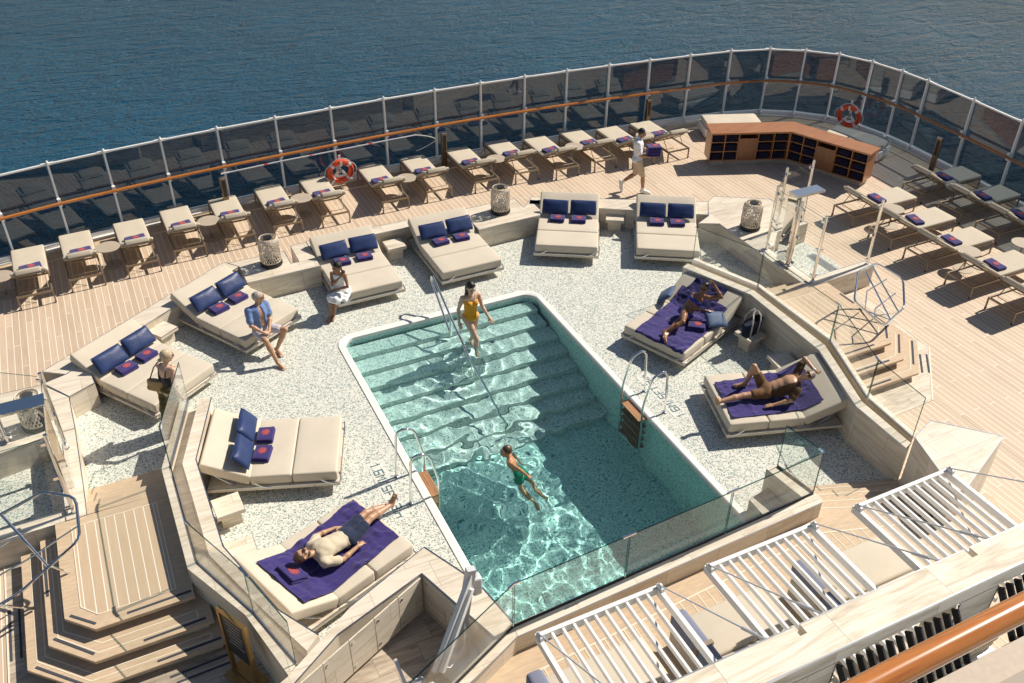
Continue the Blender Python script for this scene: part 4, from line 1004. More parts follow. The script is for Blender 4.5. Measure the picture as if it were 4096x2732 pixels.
# ---- woven lanterns
lan = thing('woven_lantern', 'x', 'lantern')
def prof(u):
    z = .085 + .54 * u
    r = .215 * (1 - max(0, (abs(u - .46) - .30)) ** 2 * 3.0); return max(.07, r), z
for nm, seedv, nst, rad in (('woven_shade', 1, 24, .0082),):
    m = MB()
    for dr in (1, -1):
        for k in range(nst):
            pts = []; a0 = 2 * math.pi * k / nst + .05 * mnoise.noise(V((k * 1.7, dr, 0)))
            for i in range(17):
                u = i / 16; r, z = prof(u); a = a0 + dr * (1.15 + .25 * mnoise.noise(V((k * .9, dr * 3, 1)))) * u; r += .003 * dr
                pts.append((r * math.cos(a), r * math.sin(a), z))
            m.tube(pts, rad * random.uniform(.7, 1.2), 5)
    for u in (0, .04, .93, .97, 1.0):
        r, z = prof(u); m.tube([(r * math.cos(2 * math.pi * i / 32), r * math.sin(2 * math.pi * i / 32), z) for i in range(32)], .008, 5, closed=True)
    for k in range(70):
        a = random.uniform(0, 6.28); u0 = random.uniform(0, .9); pts = []
        for i in range(6):
            u = min(1, u0 + .02 * i); r, z = prof(u); b = a + .09 * i * random.choice((-1, 1)); pts.append((r * math.cos(b), r * math.sin(b), z))
        m.tube(pts, .005, 4)
    m.build('woven_shade', WICKER, lan)
MB().lathe([(.05, .10), (.055, .12), (.055, .34), (.0, .36)], 20).build('inner_lamp', plain('lantern lamp', (.75, .72, .66), .6), lan)
MB().lathe([(.0, .0), (.225, .0), (.232, .01), (.232, .055), (.225, .07), (.13, .075), (.12, .10), (.0, .10)], 36).build('base', BLACK, lan)
m = MB(); rr = [(.060, .0), (.092, .0), (.094, .012), (.092, .03), (.060, .03)]
m.lathe(rr, 28, z0=.615); m.build('top_ring', BLACK, lan)
LNT = [(-1.98, 13.81, 'woven rope lantern seen behind the shower glass at the left edge'), (2.77, 17.38, 'woven rope lantern between the blue-shirted man and the girl in white'), (8.18, 17.50, 'woven rope lantern on the ledge above the middle of the terrace'), (12.98, 14.37, 'woven rope lantern right of the daybeds near the shower')]
for i, (x, y, l) in enumerate(LNT):
    if i == 0: lan.location = (x, y, WH); lan['label'] = l; lan['group'] = 'woven lanterns on the walls'
    else: dup(lan, (x, y, WH), i * 1.3, l)
# ---- bollard lights
bl = thing('bollard_light', 'x', 'bollard')
MB().box(-.065, .065, -.05, .05, 0, .92).build('housing', plain('bollard bronze', (.20, .15, .10), .3, .8), bl, smooth=False)
MB().box(-.042, .042, -.056, -.049, .45, .86).build('lamp_window', BLACK, bl, smooth=False); MB().box(-.07, .07, -.055, .055, .921, .935).build('cap', TRIM, bl, smooth=False)
for i, (x, y, a, l) in enumerate([(2.55, 21.10, 0, 'bronze bollard light at the fence behind the fifth lounger from the left'), (8.36, 21.42, 0, 'bronze bollard light at the fence between the ninth and tenth loungers'), (14.62, 21.22, 0, 'bronze bollard light at the fence above the walking attendant'), (20.05, 15.62, -70, 'bronze bollard light beside the outer right loungers')]):
    if i == 0: bl.location = (x, y, .02); bl['label'] = l; bl['group'] = 'bollard lights along the fence'
    else: dup(bl, (x, y, .02), R(a), l)
# ---- lifebuoys
def text_mesh(s, size, depth=.004):
    cu = bpy.data.curves.new('lettering', 'FONT'); cu.body = s; cu.size = size; cu.extrude = depth; cu.align_x = 'CENTER'; cu.align_y = 'CENTER'
    o = bpy.data.objects.new('lettering', cu); COL.objects.link(o); dg = bpy.context.evaluated_depsgraph_get(); me = bpy.data.meshes.new_from_object(o.evaluated_get(dg)); bpy.data.objects.remove(o); bpy.data.curves.remove(cu)
    return me
def lifebuoy(loc, rz, tiltx, label):
    t = thing('lifebuoy', label, 'lifebuoy', loc, rz, group='orange lifebuoys on the fence'); t.rotation_euler = (tiltx, 0, rz)
    R0, r0 = .285, .072
    def tor(a0, a1, n, rad, mat, nm):
        m = MB(); P = []
        for i in range(n + 1):
            a = a0 + (a1 - a0) * i / n; P.append((R0 * math.cos(a), 0, R0 * math.sin(a)))
        m.tube(P[:-1] if abs(a1 - a0 - 2 * math.pi) < .01 else P, rad, 16, closed=abs(a1 - a0 - 2 * math.pi) < .01, up=(0, 1, 0)); m.build(nm, mat, t)
    tor(0, 2 * math.pi, 48, r0, ORANGE, 'ring')
    for a in (45, 135, 225, 315): tor(R(a - 7), R(a + 7), 6, r0 + .002, SILVER, 'reflective_band')
    m = MB()
    for k in range(4):
        a0 = R(45 + 90 * k); pts = []
        for i in range(9):
            u = i / 8; a = a0 + u * math.pi / 2; rr = R0 + r0 + .008 + .05 * math.sin(math.pi * u); pts.append((rr * math.cos(a), -.02, rr * math.sin(a)))
        m.tube(pts, .008, 6)
    m.build('grab_line', ROPE, t)
    m = MB(); m.bar((0, .07, .45), (0, .07, -.1), .06, .012, up=(0, 1, 0)); m.bar((0, .06, .02), (-.2, .0, -.2), .06, .02, up=(0, 1, 0)); m.bar((0, .06, .02), (.2, .0, -.2), .06, .02, up=(0, 1, 0)); m.bar((-.2, .02, -.16), (.2, .02, -.16), .05, .02, up=(0, 1, 0))
    for x, z, dx, dz in ((-.2, -.2, -.09, -.13), (.2, -.2, .09, -.05), (0, .22, 0, .14)): m.bar((x, -.085, z), (x + dx, -.085, z + dz), .05, .012, up=(0, 1, 0)); m.bar((x, -.085, z), (x, .02, z), .05, .012)
    m.build('bracket', WHITEP, t, smooth=False)
    m = MB().box(-.045, .045, -.006, .0, -.02, .07); sg = m.build('sign_plate', GREENS, t, smooth=False)
    m = MB(); m.tube([(.027 * math.cos(a), -.009, .025 + .027 * math.sin(a)) for a in [i * math.pi / 8 for i in range(16)]], .006, 5, closed=True); m.ball((0, -.008, .025), .008, 6); m.build('symbol', WHITEP, sg)
    for s_, mid, flip in (('VALLETTA', R(187), 1), ('EXPLORA', R(3), -1)):
        me = text_mesh(s_, .075); bb = MB()
        for v in me.vertices:
            # wrap the word along the ring
            a = mid + flip * v.co.x / R0 * 1.0; rr = R0 - flip * 0 + (v.co.y * (-1 if flip == 1 else 1)) * .95 * (1 if flip == -1 else 1)
            q = (rr - R0); depth = math.sqrt(max(0, r0 * r0 - q * q))
            bb.v.append((rr * math.cos(a), -(depth + .003 + v.co.z * .3), rr * math.sin(a)))
        bb.f = [tuple(p.vertices) for p in me.polygons]
        bb.build('lettering', BLACK, t, smooth=False); bpy.data.meshes.remove(me)
    return t
lifebuoy((5.45, 21.22, .50), 0, R(14), 'orange lifebuoy with white bracket on the fence between the loungers')
lifebuoy((19.72, 18.55, .55), R(-62), R(10), 'orange lifebuoy on the fence behind the wooden towel cabinet')
# ---- towel cabinet
cab = thing('towel_cabinet', 'long angled wooden towel cabinet with open pigeonholes full of navy towels', 'cabinet')
A0, A1, A2 = (14.80, 18.42), (16.78, 17.64), (17.60, 15.62)
CH = .97
MB().prism([(14.72, 18.34), (16.73, 17.55), (17.56, 15.53), (18.10, 15.75), (17.24, 18.10), (15.0, 18.98)], CH - .045, CH).build('counter_top', WALNUT, cab, smooth=False)
m = MB(); m.prism([(14.88, 18.46), (16.82, 17.70), (17.64, 15.70), (18.0, 15.85), (17.15, 17.98), (15.06, 18.82)], 0, .14); m.build('plinth', STONEG, cab, smooth=False)
PILES = []
def wing(a, b, side):
    a, b = V(a), V(b); L = (b - a).length; ang = math.atan2(b.y - a.y, b.x - a.x); z0, z1, d = .14, CH - .046, .50
    Mx = Matrix.Translation((a.x, a.y, 0)) @ Matrix.Rotation(ang, 4, 'Z')
    bd = MB(); bd.T = Mx
    bd.box(.0, L, d - .02, d, z0, z1); bd.box(0, L, 0, d - .021, z0, z0 + .025); bd.box(0, L, 0.0, d - .021, z1 - .025, z1)
    xs = [0, L * .175, L * .35, L * .595, L * .80, L - .02]
    for k, x in enumerate(xs): bd.box(x, x + .02, .001, d - .0211, z0 + .0255, z1 - .0255)
    for k in (0, 1, 3, 4):
        for i in (1, 2):
            z = z0 + (z1 - z0) * i / 3; bd.box(xs[k] + .0205, xs[k + 1] - .0005, .01, d - .022, z - .009, z + .009)
    bd.build('carcass', WALNUT, cab, smooth=False)
    dr = MB(); dr.T = Mx; dr.box(xs[2] + .026, xs[3] - .006, .004, .024, z0 + .03, z1 - .16); dr.build('door', WALNUTV, cab, smooth=False)
    for k in (0, 1, 3, 4):
        for i in range(3):
            cx = (xs[k] + .02 + xs[k + 1]) / 2; w = (xs[k + 1] - xs[k] - .02) * .86; zz = z0 + (z1 - z0) * i / 3 + (.026 if i == 0 else .010)
            PILES.append((Mx @ V((cx, .24, zz)), ang, w, side, {0: 'first', 1: 'second', 3: 'third', 4: 'fourth'}[k], ('bottom', 'middle', 'top')[i]))
wing(A0, A1, 'left'); wing(A1, A2, 'right')
pp = None
for (p, a, w, side, colm, rw) in PILES:
    if pp is None:
        pp = thing('towel_pile', 'x', 'towels', p, a, 'navy towel piles in the cabinet'); m = MB()
        for k in range(3): m.rbox(-w / 2, w / 2, -.20, .20, k * .055, (k + 1) * .055 - .003, .022, 3)
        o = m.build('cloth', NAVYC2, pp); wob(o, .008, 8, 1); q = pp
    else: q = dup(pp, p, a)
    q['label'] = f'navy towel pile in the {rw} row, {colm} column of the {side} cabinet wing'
# ---- sun pads behind the cabinet
def pad(c, rz, label):
    t = thing('sun_pad', label, 'sun pad', (*c, 0), rz, group='low sun pads behind the cabinet')
    MB().rbox(-.83, .83, -.38, .38, .05, .30, .02).build('base', WHITE, t); MB().rbox(-.80, .80, -.36, .36, .302, .46, .04, puff=.05).build('mattress', CREAM, t)
pad((16.70, 20.03), R(-21), 'low beige sun pad on a white base behind the left cabinet wing'); pad((19.13, 17.52), R(-68), 'low beige sun pad on a white base behind the right cabinet wing')

# ---- showers
def posts_glass(label, posts, links, clampz=(.72, 1.75)):
    t = thing('shower_screen', label, 'shower screen')
    for (x, y) in posts:
        p = MB().at((x, y, WH)).lathe([(.045, 0), (.045, .012), (.031, .014), (.031, 1.50), (.029, 1.515), (.0, 1.515)], 16).build('post', CHROME, t)
    for i, j in links:
        a, b = V(posts[i]), V(posts[j]); d = (b - a).normalized(); a2, b2 = a + d * .07, b - d * .07; nm = V((d.y, -d.x)) * .005; k = MB()
        pts = [a2 - nm, b2 - nm, b2 + nm, a2 + nm]
        k.add([(p.x, p.y, WH + .06) for p in pts] + [(p.x, p.y, WH + 1.44) for p in pts], [(0, 1, 5, 4), (2, 3, 7, 6), (1, 2, 6, 5), (3, 0, 4, 7), (4, 5, 6, 7), (3, 2, 1, 0)])
        k.build('glass_panel', CLEAR, t, smooth=False)
        for q, s_ in ((a, 1), (b, -1)):
            for z in (WH + .12, WH + .72, WH + 1.36): MB().bar((q.x + d.x * .03 * s_, q.y + d.y * .03 * s_, z), (q.x + d.x * .10 * s_, q.y + d.y * .10 * s_, z), .035, .05).build('clamp', CHROME, t, smooth=False)
        e = MB(); e.bar((a2.x, a2.y, WH + 1.443), (b2.x, b2.y, WH + 1.443), .010, .006); e.build('glass_edge', EDGE, t, smooth=False)
posts_glass('glass shower enclosure with polished steel posts right of the daybeds', [(12.70, 13.42), (12.68, 12.63), (12.69, 11.92), (14.24, 11.99), (13.48, 14.06), (14.27, 14.12)], [(0, 1), (1, 2), (2, 3), (0, 4), (4, 5)])
posts_glass('glass shower enclosure with polished steel posts at the left edge', [(-1.60, 11.44), (-1.60, 12.2), (-1.59, 12.99), (-2.44, 13.57), (-3.1, 11.4)], [(0, 1), (1, 2), (2, 3), (0, 4)])
def shower(base, top, label, L=.80, sgn=1, z0=.013):
    t = thing('shower_column', label, 'shower')
    x, y = base
    MB().box(x - .06, x + .06, y - .13, y + .13, z0, top).build('column', MIRROR, t, smooth=False)
    MB().box(min(x, x + sgn * L) - .06 * (sgn < 0) - .06 * (sgn > 0), max(x, x + sgn * L) + .06 * (sgn < 0), y - .14, y + .14, top + .001, top + .05).build('head_plate', BRUSH if sgn > 0 else MIRROR, t, smooth=False)
    m = MB()
    for i in range(2):
        for k in range(3): m.ball((x - .062, y - .09 + .18 * i, top - .12 - .12 * k), .008, 5)
    m.build('screw', TRIM, t)
shower((12.62, 12.80), 2.08, 'mirror steel shower column with a flat overhead plate in the right enclosure', .66, 1, z0=WH)
shower((-1.60, 12.13), 2.08, 'mirror steel shower column with a flat overhead plate at the left edge', 1.6, -1, z0=WH)

# ---- pool rail, ladders
pr = thing('pool_handrail', 'long sloping double steel handrail down the middle of the pool steps', 'rail'); X = 5.52
up = [(15.05, .55), (15.12, .64), (15.10, .72), (15.0, .74), (14.92, .70)]
top = [V((X, 14.25, -.08)), V((X, 15.02, .50)), V((X, 15.13, .60)), V((X, 15.13, .70)), V((X, 15.05, .75)), V((X, 14.93, .70)), V((X, 14.14, .31)), V((X, 13.2, -.12)), V((X, 12.2, -.56)), V((X, 11.62, -.80)), V((X, 11.55, -.90)), V((X, 11.53, -1.40))]
a = MB().tube(top, .024, 12).build('handrail', CHROME, pr)
for y, z0, z1 in ((14.18, -.22, .32), (13.12, -.75, -.16)):
    MB().tube([(X, y, z0), (X, y, z1)], .022, 10).build('support', CHROME, pr)
MB().tube([(X, 14.25, -.07), (X, 14.20, -.20)], .024, 10).build('support', CHROME, pr)
def ladder(x0, s, ys, label):
    t = thing('pool_ladder', label, 'ladder')
    def path(y):
        raw = [(.0, .01), (-.03, .55), (-.05, .86), (-.09, .93), (-.16, .955), (-.26, .93), (-.335, .88), (-.375, .80), (-.47, .39), (-.485, .30), (-.485, -.1), (-.485, -1.25)]
        return [(x0 + s * a, y, b) for a, b in raw]
    for y in ys:
        MB().tube(path(y), .021, 12).build('grab_rail', CHROME, t)
        MB().at((x0, y, .008)).lathe([(.045, 0), (.045, .008), (.03, .02), (.022, .022)], 16).build('floor_flange', CHROME, t)
    y0, y1 = min(ys) + .03, max(ys) - .03
    for k in range(5):
        z = -.03 - .26 * k
        m = MB(); w = .19
        for j in range(5):
            xa = x0 - s * (.34 + .035 * j + .01); xb = xa - s * .031; m.box(min(xa, xb), max(xa, xb), y0, y1, z - .028, z)
        m.build('tread', BOARD, t, smooth=False)
ladder(7.945, 1, (10.13, 10.80), 'steel pool ladder with wooden treads on the right side of the pool')
ladder(3.09, -1, (9.96, 10.62), 'steel pool ladder with wooden treads on the left side of the pool')
# ---- depth marks laid in tiles
FONT = {'1': ['00100', '01100', '00100', '00100', '00100', '00100', '00100'], '6': ['11111', '10000', '10000', '11111', '10001', '10001', '11111'], '.': ['0', '0', '0', '0', '0', '0', '1'], 'M': ['10001', '11011', '10101', '10101', '10001', '10001', '10001'], '/': ['001', '001', '010', '010', '010', '100', '100'], '5': ['11111', '10000', '10000', '11111', '00001', '00001', '11111'], 'F': ['11111', '10000', '10000', '11110', '10000', '10000', '10000'], 'T': ['11111', '00100', '00100', '00100', '00100', '00100', '00100'], '3': ['11111', '00001', '00001', '01111', '00001', '00001', '11111'], 'i': ['0', '0', '1', '0', '1', '1', '1'], 'n': ['00000', '00000', '00000', '11111', '10001', '10001', '10001'], ' ': ['0'] * 7}
INK = plain('dark teal tiles', (.075, .15, .16), .35, var=.3, scale=40)
PATCH = make_mosaic('pale tile patch', cream=(.74, .73, .66), pale=(.70, .70, .63), teal=(.66, .67, .60), tealfrac=.9)
def depth_mark(x, y0, s, label):
    t = thing('depth_marking', label, 'depth marking', (x, y0, .0)); c = .0225; u = 0
    for ch in '1.6M/ 5FT 3in':
        g = FONT[ch]
        m = MB()
        for r_, line in enumerate(g):
            for k, b in enumerate(line):
                if b == '1':
                    a = (u + k) * c; b_ = (6 - r_) * c * 1.05 - 3.5 * c
                    # reading runs toward -Y (s=1) or +Y (s=-1), letter tops toward +X (s=1)
                    xx = s * b_; yy = -s * a; m.box(xx - c * .47, xx + c * .47, yy - c * .47, yy + c * .47, .010, .0135)
        u += len(g[0]) + 1
        if ch != ' ': m.build('letter', INK, t, smooth=False)
    L = u * c
    MB().box(-.13, .13, min(-s * L - s * .03, s * .05), max(-s * L - s * .03, s * .05), .0085, .0115).build('tile_patch', PATCH, t, smooth=False)
depth_mark(2.87, 11.06, 1, 'tiled depth marking reading 1.6M 5FT 3in left of the pool'); depth_mark(8.15, 9.90, -1, 'tiled depth marking reading 1.6M 5FT 3in right of the pool')
# ---- pool lift
lf = thing('pool_lift', 'white pool lift with a round base and a slanted lifting arm', 'pool lift', (2.63, 6.92, 0))
MB().lathe([(.25, .0), (.26, .03), (.26, .20), (.24, .25), (.13, .27), (.125, .33), (.10, .37), (.0, .38)], 40).build('base', WHITEP, lf)
m = MB(); m.bar((.0, .0, .36), (.23, .07, 1.70), .11, .09); m.build('mast', GREYP, lf, smooth=False)
m = MB(); m.bar((.24, .06, 1.60), (-.42, -.28, .50), .06, .12); m.build('arm', WHITE, lf, smooth=False)
m = MB(); m.bar((.20, .0, 1.42), (-.36, -.33, .52), .06, .07); m.build('lower_arm', WHITE, lf, smooth=False)
MB().rbox(.24, .37, .03, .17, 1.20, 1.50, .03).build('battery_box', GREYP, lf)
m = MB(); m.tube([(.10, .0, .9), (.05, -.08, .5), (-.02, -.12, .38), (-.2, -.2, .34), (-.32, -.26, .50)], .010, 6); m.build('cable', WHITEP, lf)
m = MB(); m.tube([(.06 + .012 * math.cos(i * 1.2), .03 + .012 * math.sin(i * 1.2), .55 + .006 * i) for i in range(90)], .004, 4); m.build('coiled_cord', GREYP, lf)
MB().rbox(-.98, -.56, -.58, -.16, .30, .36, .03).build('seat', WHITEP, lf); MB().at((-.77, -.55, .36), 0, rx=R(10)).rbox(-.21, .21, -.03, .03, 0, .48, .03).build('seat_back', WHITEP, lf)
m = MB(); m.bar((-.60, -.25, .45), (-.77, -.37, .36), .06, .06); m.bar((-.80, -.20, .36), (-.84, .02, .62), .04, .03); m.build('hanger', GREYP, lf, smooth=False)
m = MB(); p_ = V((-.10, .045, 1.27)); m.box(p_.x - .0, p_.x + .05, p_.y - .09, p_.y - .085, 1.08, 1.17); m.build('warning_label', plain('yellow label', (.75, .55, .05), .5), lf, smooth=False)
# ---- sign stand
sg = thing('sign_stand', 'gold framed standing sign with a dark panel beside the left stairs', 'sign', (.08, 7.93, .004), R(-63))
m = MB(); m.bar((-.24, 0, 0), (-.24, 0, 1.2), .045, .05); m.bar((.24, 0, 0), (.24, 0, 1.2), .045, .05); m.bar((-.263, 0, 1.2), (.263, 0, 1.2), .05, .045); m.bar((-.24, 0, .025), (.24, 0, .025), .05, .03); m.box(-.27, .27, -.16, .16, 0, .012); m.build('frame', GOLD, sg, smooth=False)
MB().box(-.216, .216, -.012, .012, .42, 1.174).build('panel', BLACK, sg, smooth=False)
m = MB()
for k in range(7):
    w = .15 - .02 * (k % 3); m.box(-w, w, -.0135, -.0122, 1.08 - .07 * k, 1.088 - .07 * k)
m.build('ruled_line', GREYP, sg, smooth=False)
# ---- tote bag
bg = thing('tote_bag', 'navy canvas tote bag with cream handles standing on a stone stool', 'bag', (10.52, 11.12, .341), R(10))
m = MB(); rows = []
for i in range(9):
    z = .30 * i / 8; k = 1 + .28 * i / 8; w, d = .20 * k, .085 * k * (1.0 - .12 * i / 8)
    rows.append([(w * math.copysign(abs(math.cos(a)) ** .45, math.cos(a)), d * math.copysign(abs(math.sin(a)) ** .55, math.sin(a)), z + .012 * math.sin(3 * a) * i / 8) for a in [j * math.pi / 16 for j in range(32)] + [0]])
m.grid(rows); m.add([(p[0] * .99, p[1] * .99, .004) for p in rows[0][:-1]], [tuple(range(31, -1, -1))]); m.add([(p[0] * .95, p[1] * .95, .22) for p in rows[6][:-1]], [tuple(range(32))])
m.build('body', NAVYC, bg)
for s_ in (-1, 1):
    m = MB(); y = s_ * .088; P = [(-.10, y * .97, .0), (-.105, y * 1.10, .15), (-.11, y * 1.16, .30), (-.105, y * 1.0, .42), (-.07, y * .5, .50), (0, y * .3, .53), (.07, y * .5, .50), (.105, y * 1.0, .42), (.11, y * 1.16, .30), (.105, y * 1.10, .15), (.10, y * .97, .0)]
    for i in range(len(P) - 1): m.bar(P[i], P[i + 1], .035, .010, up=(0, 1, 0))
    m.build('handle', CANVAS, bg)
# ================================================================== PEOPLE (signed-distance bodies turned into one continuous surface)
def A(v): return np.array(v, dtype=np.float32)
def nrm(v): v = A(v); return v / (np.linalg.norm(v) + 1e-9)
class Body:
    def __init__(s, vox=.009): s.p = []; s.vox = vox
    def cap(s, a, b, ra, rb, k=.02): s.p.append(('c', A(a), A(b), ra, rb, k)); return s
    def ell(s, c, axes, rad, k=.02): s.p.append(('e', A(c), np.stack([nrm(a) for a in axes]), A(rad), 0, k)); return s
    def sub(s, c, axes, rad, k=.006): s.p.append(('s', A(c), np.stack([nrm(a) for a in axes]), A(rad), 0, k)); return s
    def cut(s, n, d): s.p.append(('h', nrm(n), float(d), 0, 0, 0)); return s      # keep n.p < d
    def ripple(s, amp, f, seed=0): s.p.append(('n', amp, f, seed, 0, 0)); return s
    def mesh(s):
        lo = np.full(3, 1e9); hi = -lo
        for q in s.p:
            if q[0] == 'c': m = max(q[3], q[4]); a = np.minimum(q[1], q[2]) - m; b = np.maximum(q[1], q[2]) + m
            elif q[0] == 'e': m = q[3].max(); a = q[1] - m; b = q[1] + m
            else: continue
            lo = np.minimum(lo, a); hi = np.maximum(hi, b)
        vx = s.vox; lo = lo - 4 * vx; n = np.ceil((hi - lo) / vx).astype(int) + 5
        F = np.full(n, .5, dtype=np.float32)
        def sl(a, b):
            i0 = np.maximum(0, np.floor((a - lo) / vx).astype(int)); i1 = np.minimum(n, np.ceil((b - lo) / vx).astype(int) + 1)
            g = np.stack(np.meshgrid(*[lo[d] + vx * np.arange(i0[d], i1[d]) for d in range(3)], indexing='ij'), -1).astype(np.float32)
            return tuple(slice(i0[d], i1[d]) for d in range(3)), g
        for q in s.p:
            t, k = q[0], q[5]
            if t == 'c':
                a, b, ra, rb = q[1:5]; m = max(ra, rb) + k * 2 + 3 * vx; S, g = sl(np.minimum(a, b) - m, np.maximum(a, b) + m)
                ba = b - a; h = np.clip(((g - a) @ ba) / (ba @ ba + 1e-12), 0, 1); d = np.linalg.norm(g - a - h[..., None] * ba, axis=-1) - (ra + (rb - ra) * h)
            elif t in 'es':
                c, X_, r = q[1:4]; m = r.max() + k * 2 + 3 * vx; S, g = sl(c - m, c + m)
                u = (g - c) @ X_.T; k0 = np.linalg.norm(u / r, axis=-1); k1 = np.linalg.norm(u / (r * r), axis=-1) + 1e-9; d = k0 * (k0 - 1) / k1
            elif t == 'h':
                S, g = sl(lo, hi + 9 * vx); F[S] = np.maximum(F[S], g @ q[1] - q[2]); continue
            elif t == 'n':
                S, g = sl(lo, hi + 9 * vx); f = q[2]; F[S] += q[1] * (np.sin(g[..., 0] * f + 2 * np.sin(g[..., 2] * f * .6 + q[3])) * np.sin(g[..., 1] * f * 1.1 + q[3]) + .6 * np.sin(g[..., 2] * f * 1.7 + 1.3 * np.sin(g[..., 0] * f * .8))); continue
            o = F[S]
            if t == 's': F[S] = np.maximum(o, -d); continue
            if k > 0:
                h = np.clip(.5 + .5 * (o - d) / k, 0, 1); F[S] = o * (1 - h) + d * h - k * h * (1 - h)
            else: F[S] = np.minimum(o, d)
        # surface nets
        ins = F < 0
        c8 = [(i, j, k) for i in (0, 1) for j in (0, 1) for k in (0, 1)]
        N1 = tuple(x - 1 for x in F.shape)
        view = lambda M_, o: M_[o[0]:o[0] + N1[0], o[1]:o[1] + N1[1], o[2]:o[2] + N1[2]]
        cnt = sum(view(ins, o).astype(np.int8) for o in c8); act = (cnt > 0) & (cnt < 8)
        acc = np.zeros(N1 + (3,), np.float32); w = np.zeros(N1, np.float32)
        for i, a in enumerate(c8):
            for b in c8[i + 1:]:
                if sum(abs(x - y) for x, y in zip(a, b)) != 1: continue
                fa, fb = view(F, a), view(F, b); cr = ((fa < 0) != (fb < 0)) & act; t = np.where(cr, fa / (fa - fb + 1e-12), 0)
                p = A(a) + t[..., None] * (A(b) - A(a)); acc += np.where(cr[..., None], p, 0); w += cr
        idx = -np.ones(N1, np.int64); ii = np.argwhere(act); idx[act] = np.arange(len(ii))
        vs = lo + vx * (ii + acc[act] / w[act][:, None])
        fs = []
        for ax in range(3):
            o0 = [slice(1, -1)] * 3; o0[ax] = slice(0, -1); o1 = [slice(1, -1)] * 3; o1[ax] = slice(1, None)
            a, b = ins[tuple(o0)], ins[tuple(o1)]; e = np.argwhere(a != b)
            if not len(e): continue
            off = np.ones(3, int); off[ax] = 0; base = e + off; u, v_ = [(1, 2), (2, 0), (0, 1)][ax]
            q = []
            for du, dv in ((-1, -1), (0, -1), (0, 0), (-1, 0)):
                c = base.copy(); c[:, u] += du; c[:, v_] += dv; q.append(idx[c[:, 0], c[:, 1], c[:, 2]])
            q = np.stack(q, 1); fl = a[tuple(e.T)]; q[~fl] = q[~fl][:, ::-1]; fs.append(q[(q >= 0).all(1)])
        return vs, np.concatenate(fs)
    def build(s, name, mat, parent):
        vs, fs = s.mesh(); me = bpy.data.meshes.new(name); c = A(parent.location)
        me.from_pydata((vs - c).tolist(), [], fs.tolist()); me.materials.append(mat); me.shade_smooth(); me.update()
        o = bpy.data.objects.new(name, me); COL.objects.link(o); o.parent = parent
        return o
def skin(name, col, gloss=.42):
    t = NT(name); n = t.n('TexNoise', Vector=t.obj(), Scale=18.0, Detail=4.0).outputs[0]
    t.bsdf(Base__Color=t.ramp(n, [(.3, tuple(x * .88 for x in col)), (.7, tuple(min(1, x * 1.08) for x in col))]), Roughness=gloss, Specular__IOR__Level=.45, Subsurface__Weight=.06, Subsurface__Radius=(.02, .008, .005)); return t.m
def lerp(a, b, t): return A(a) * (1 - t) + A(b) * t
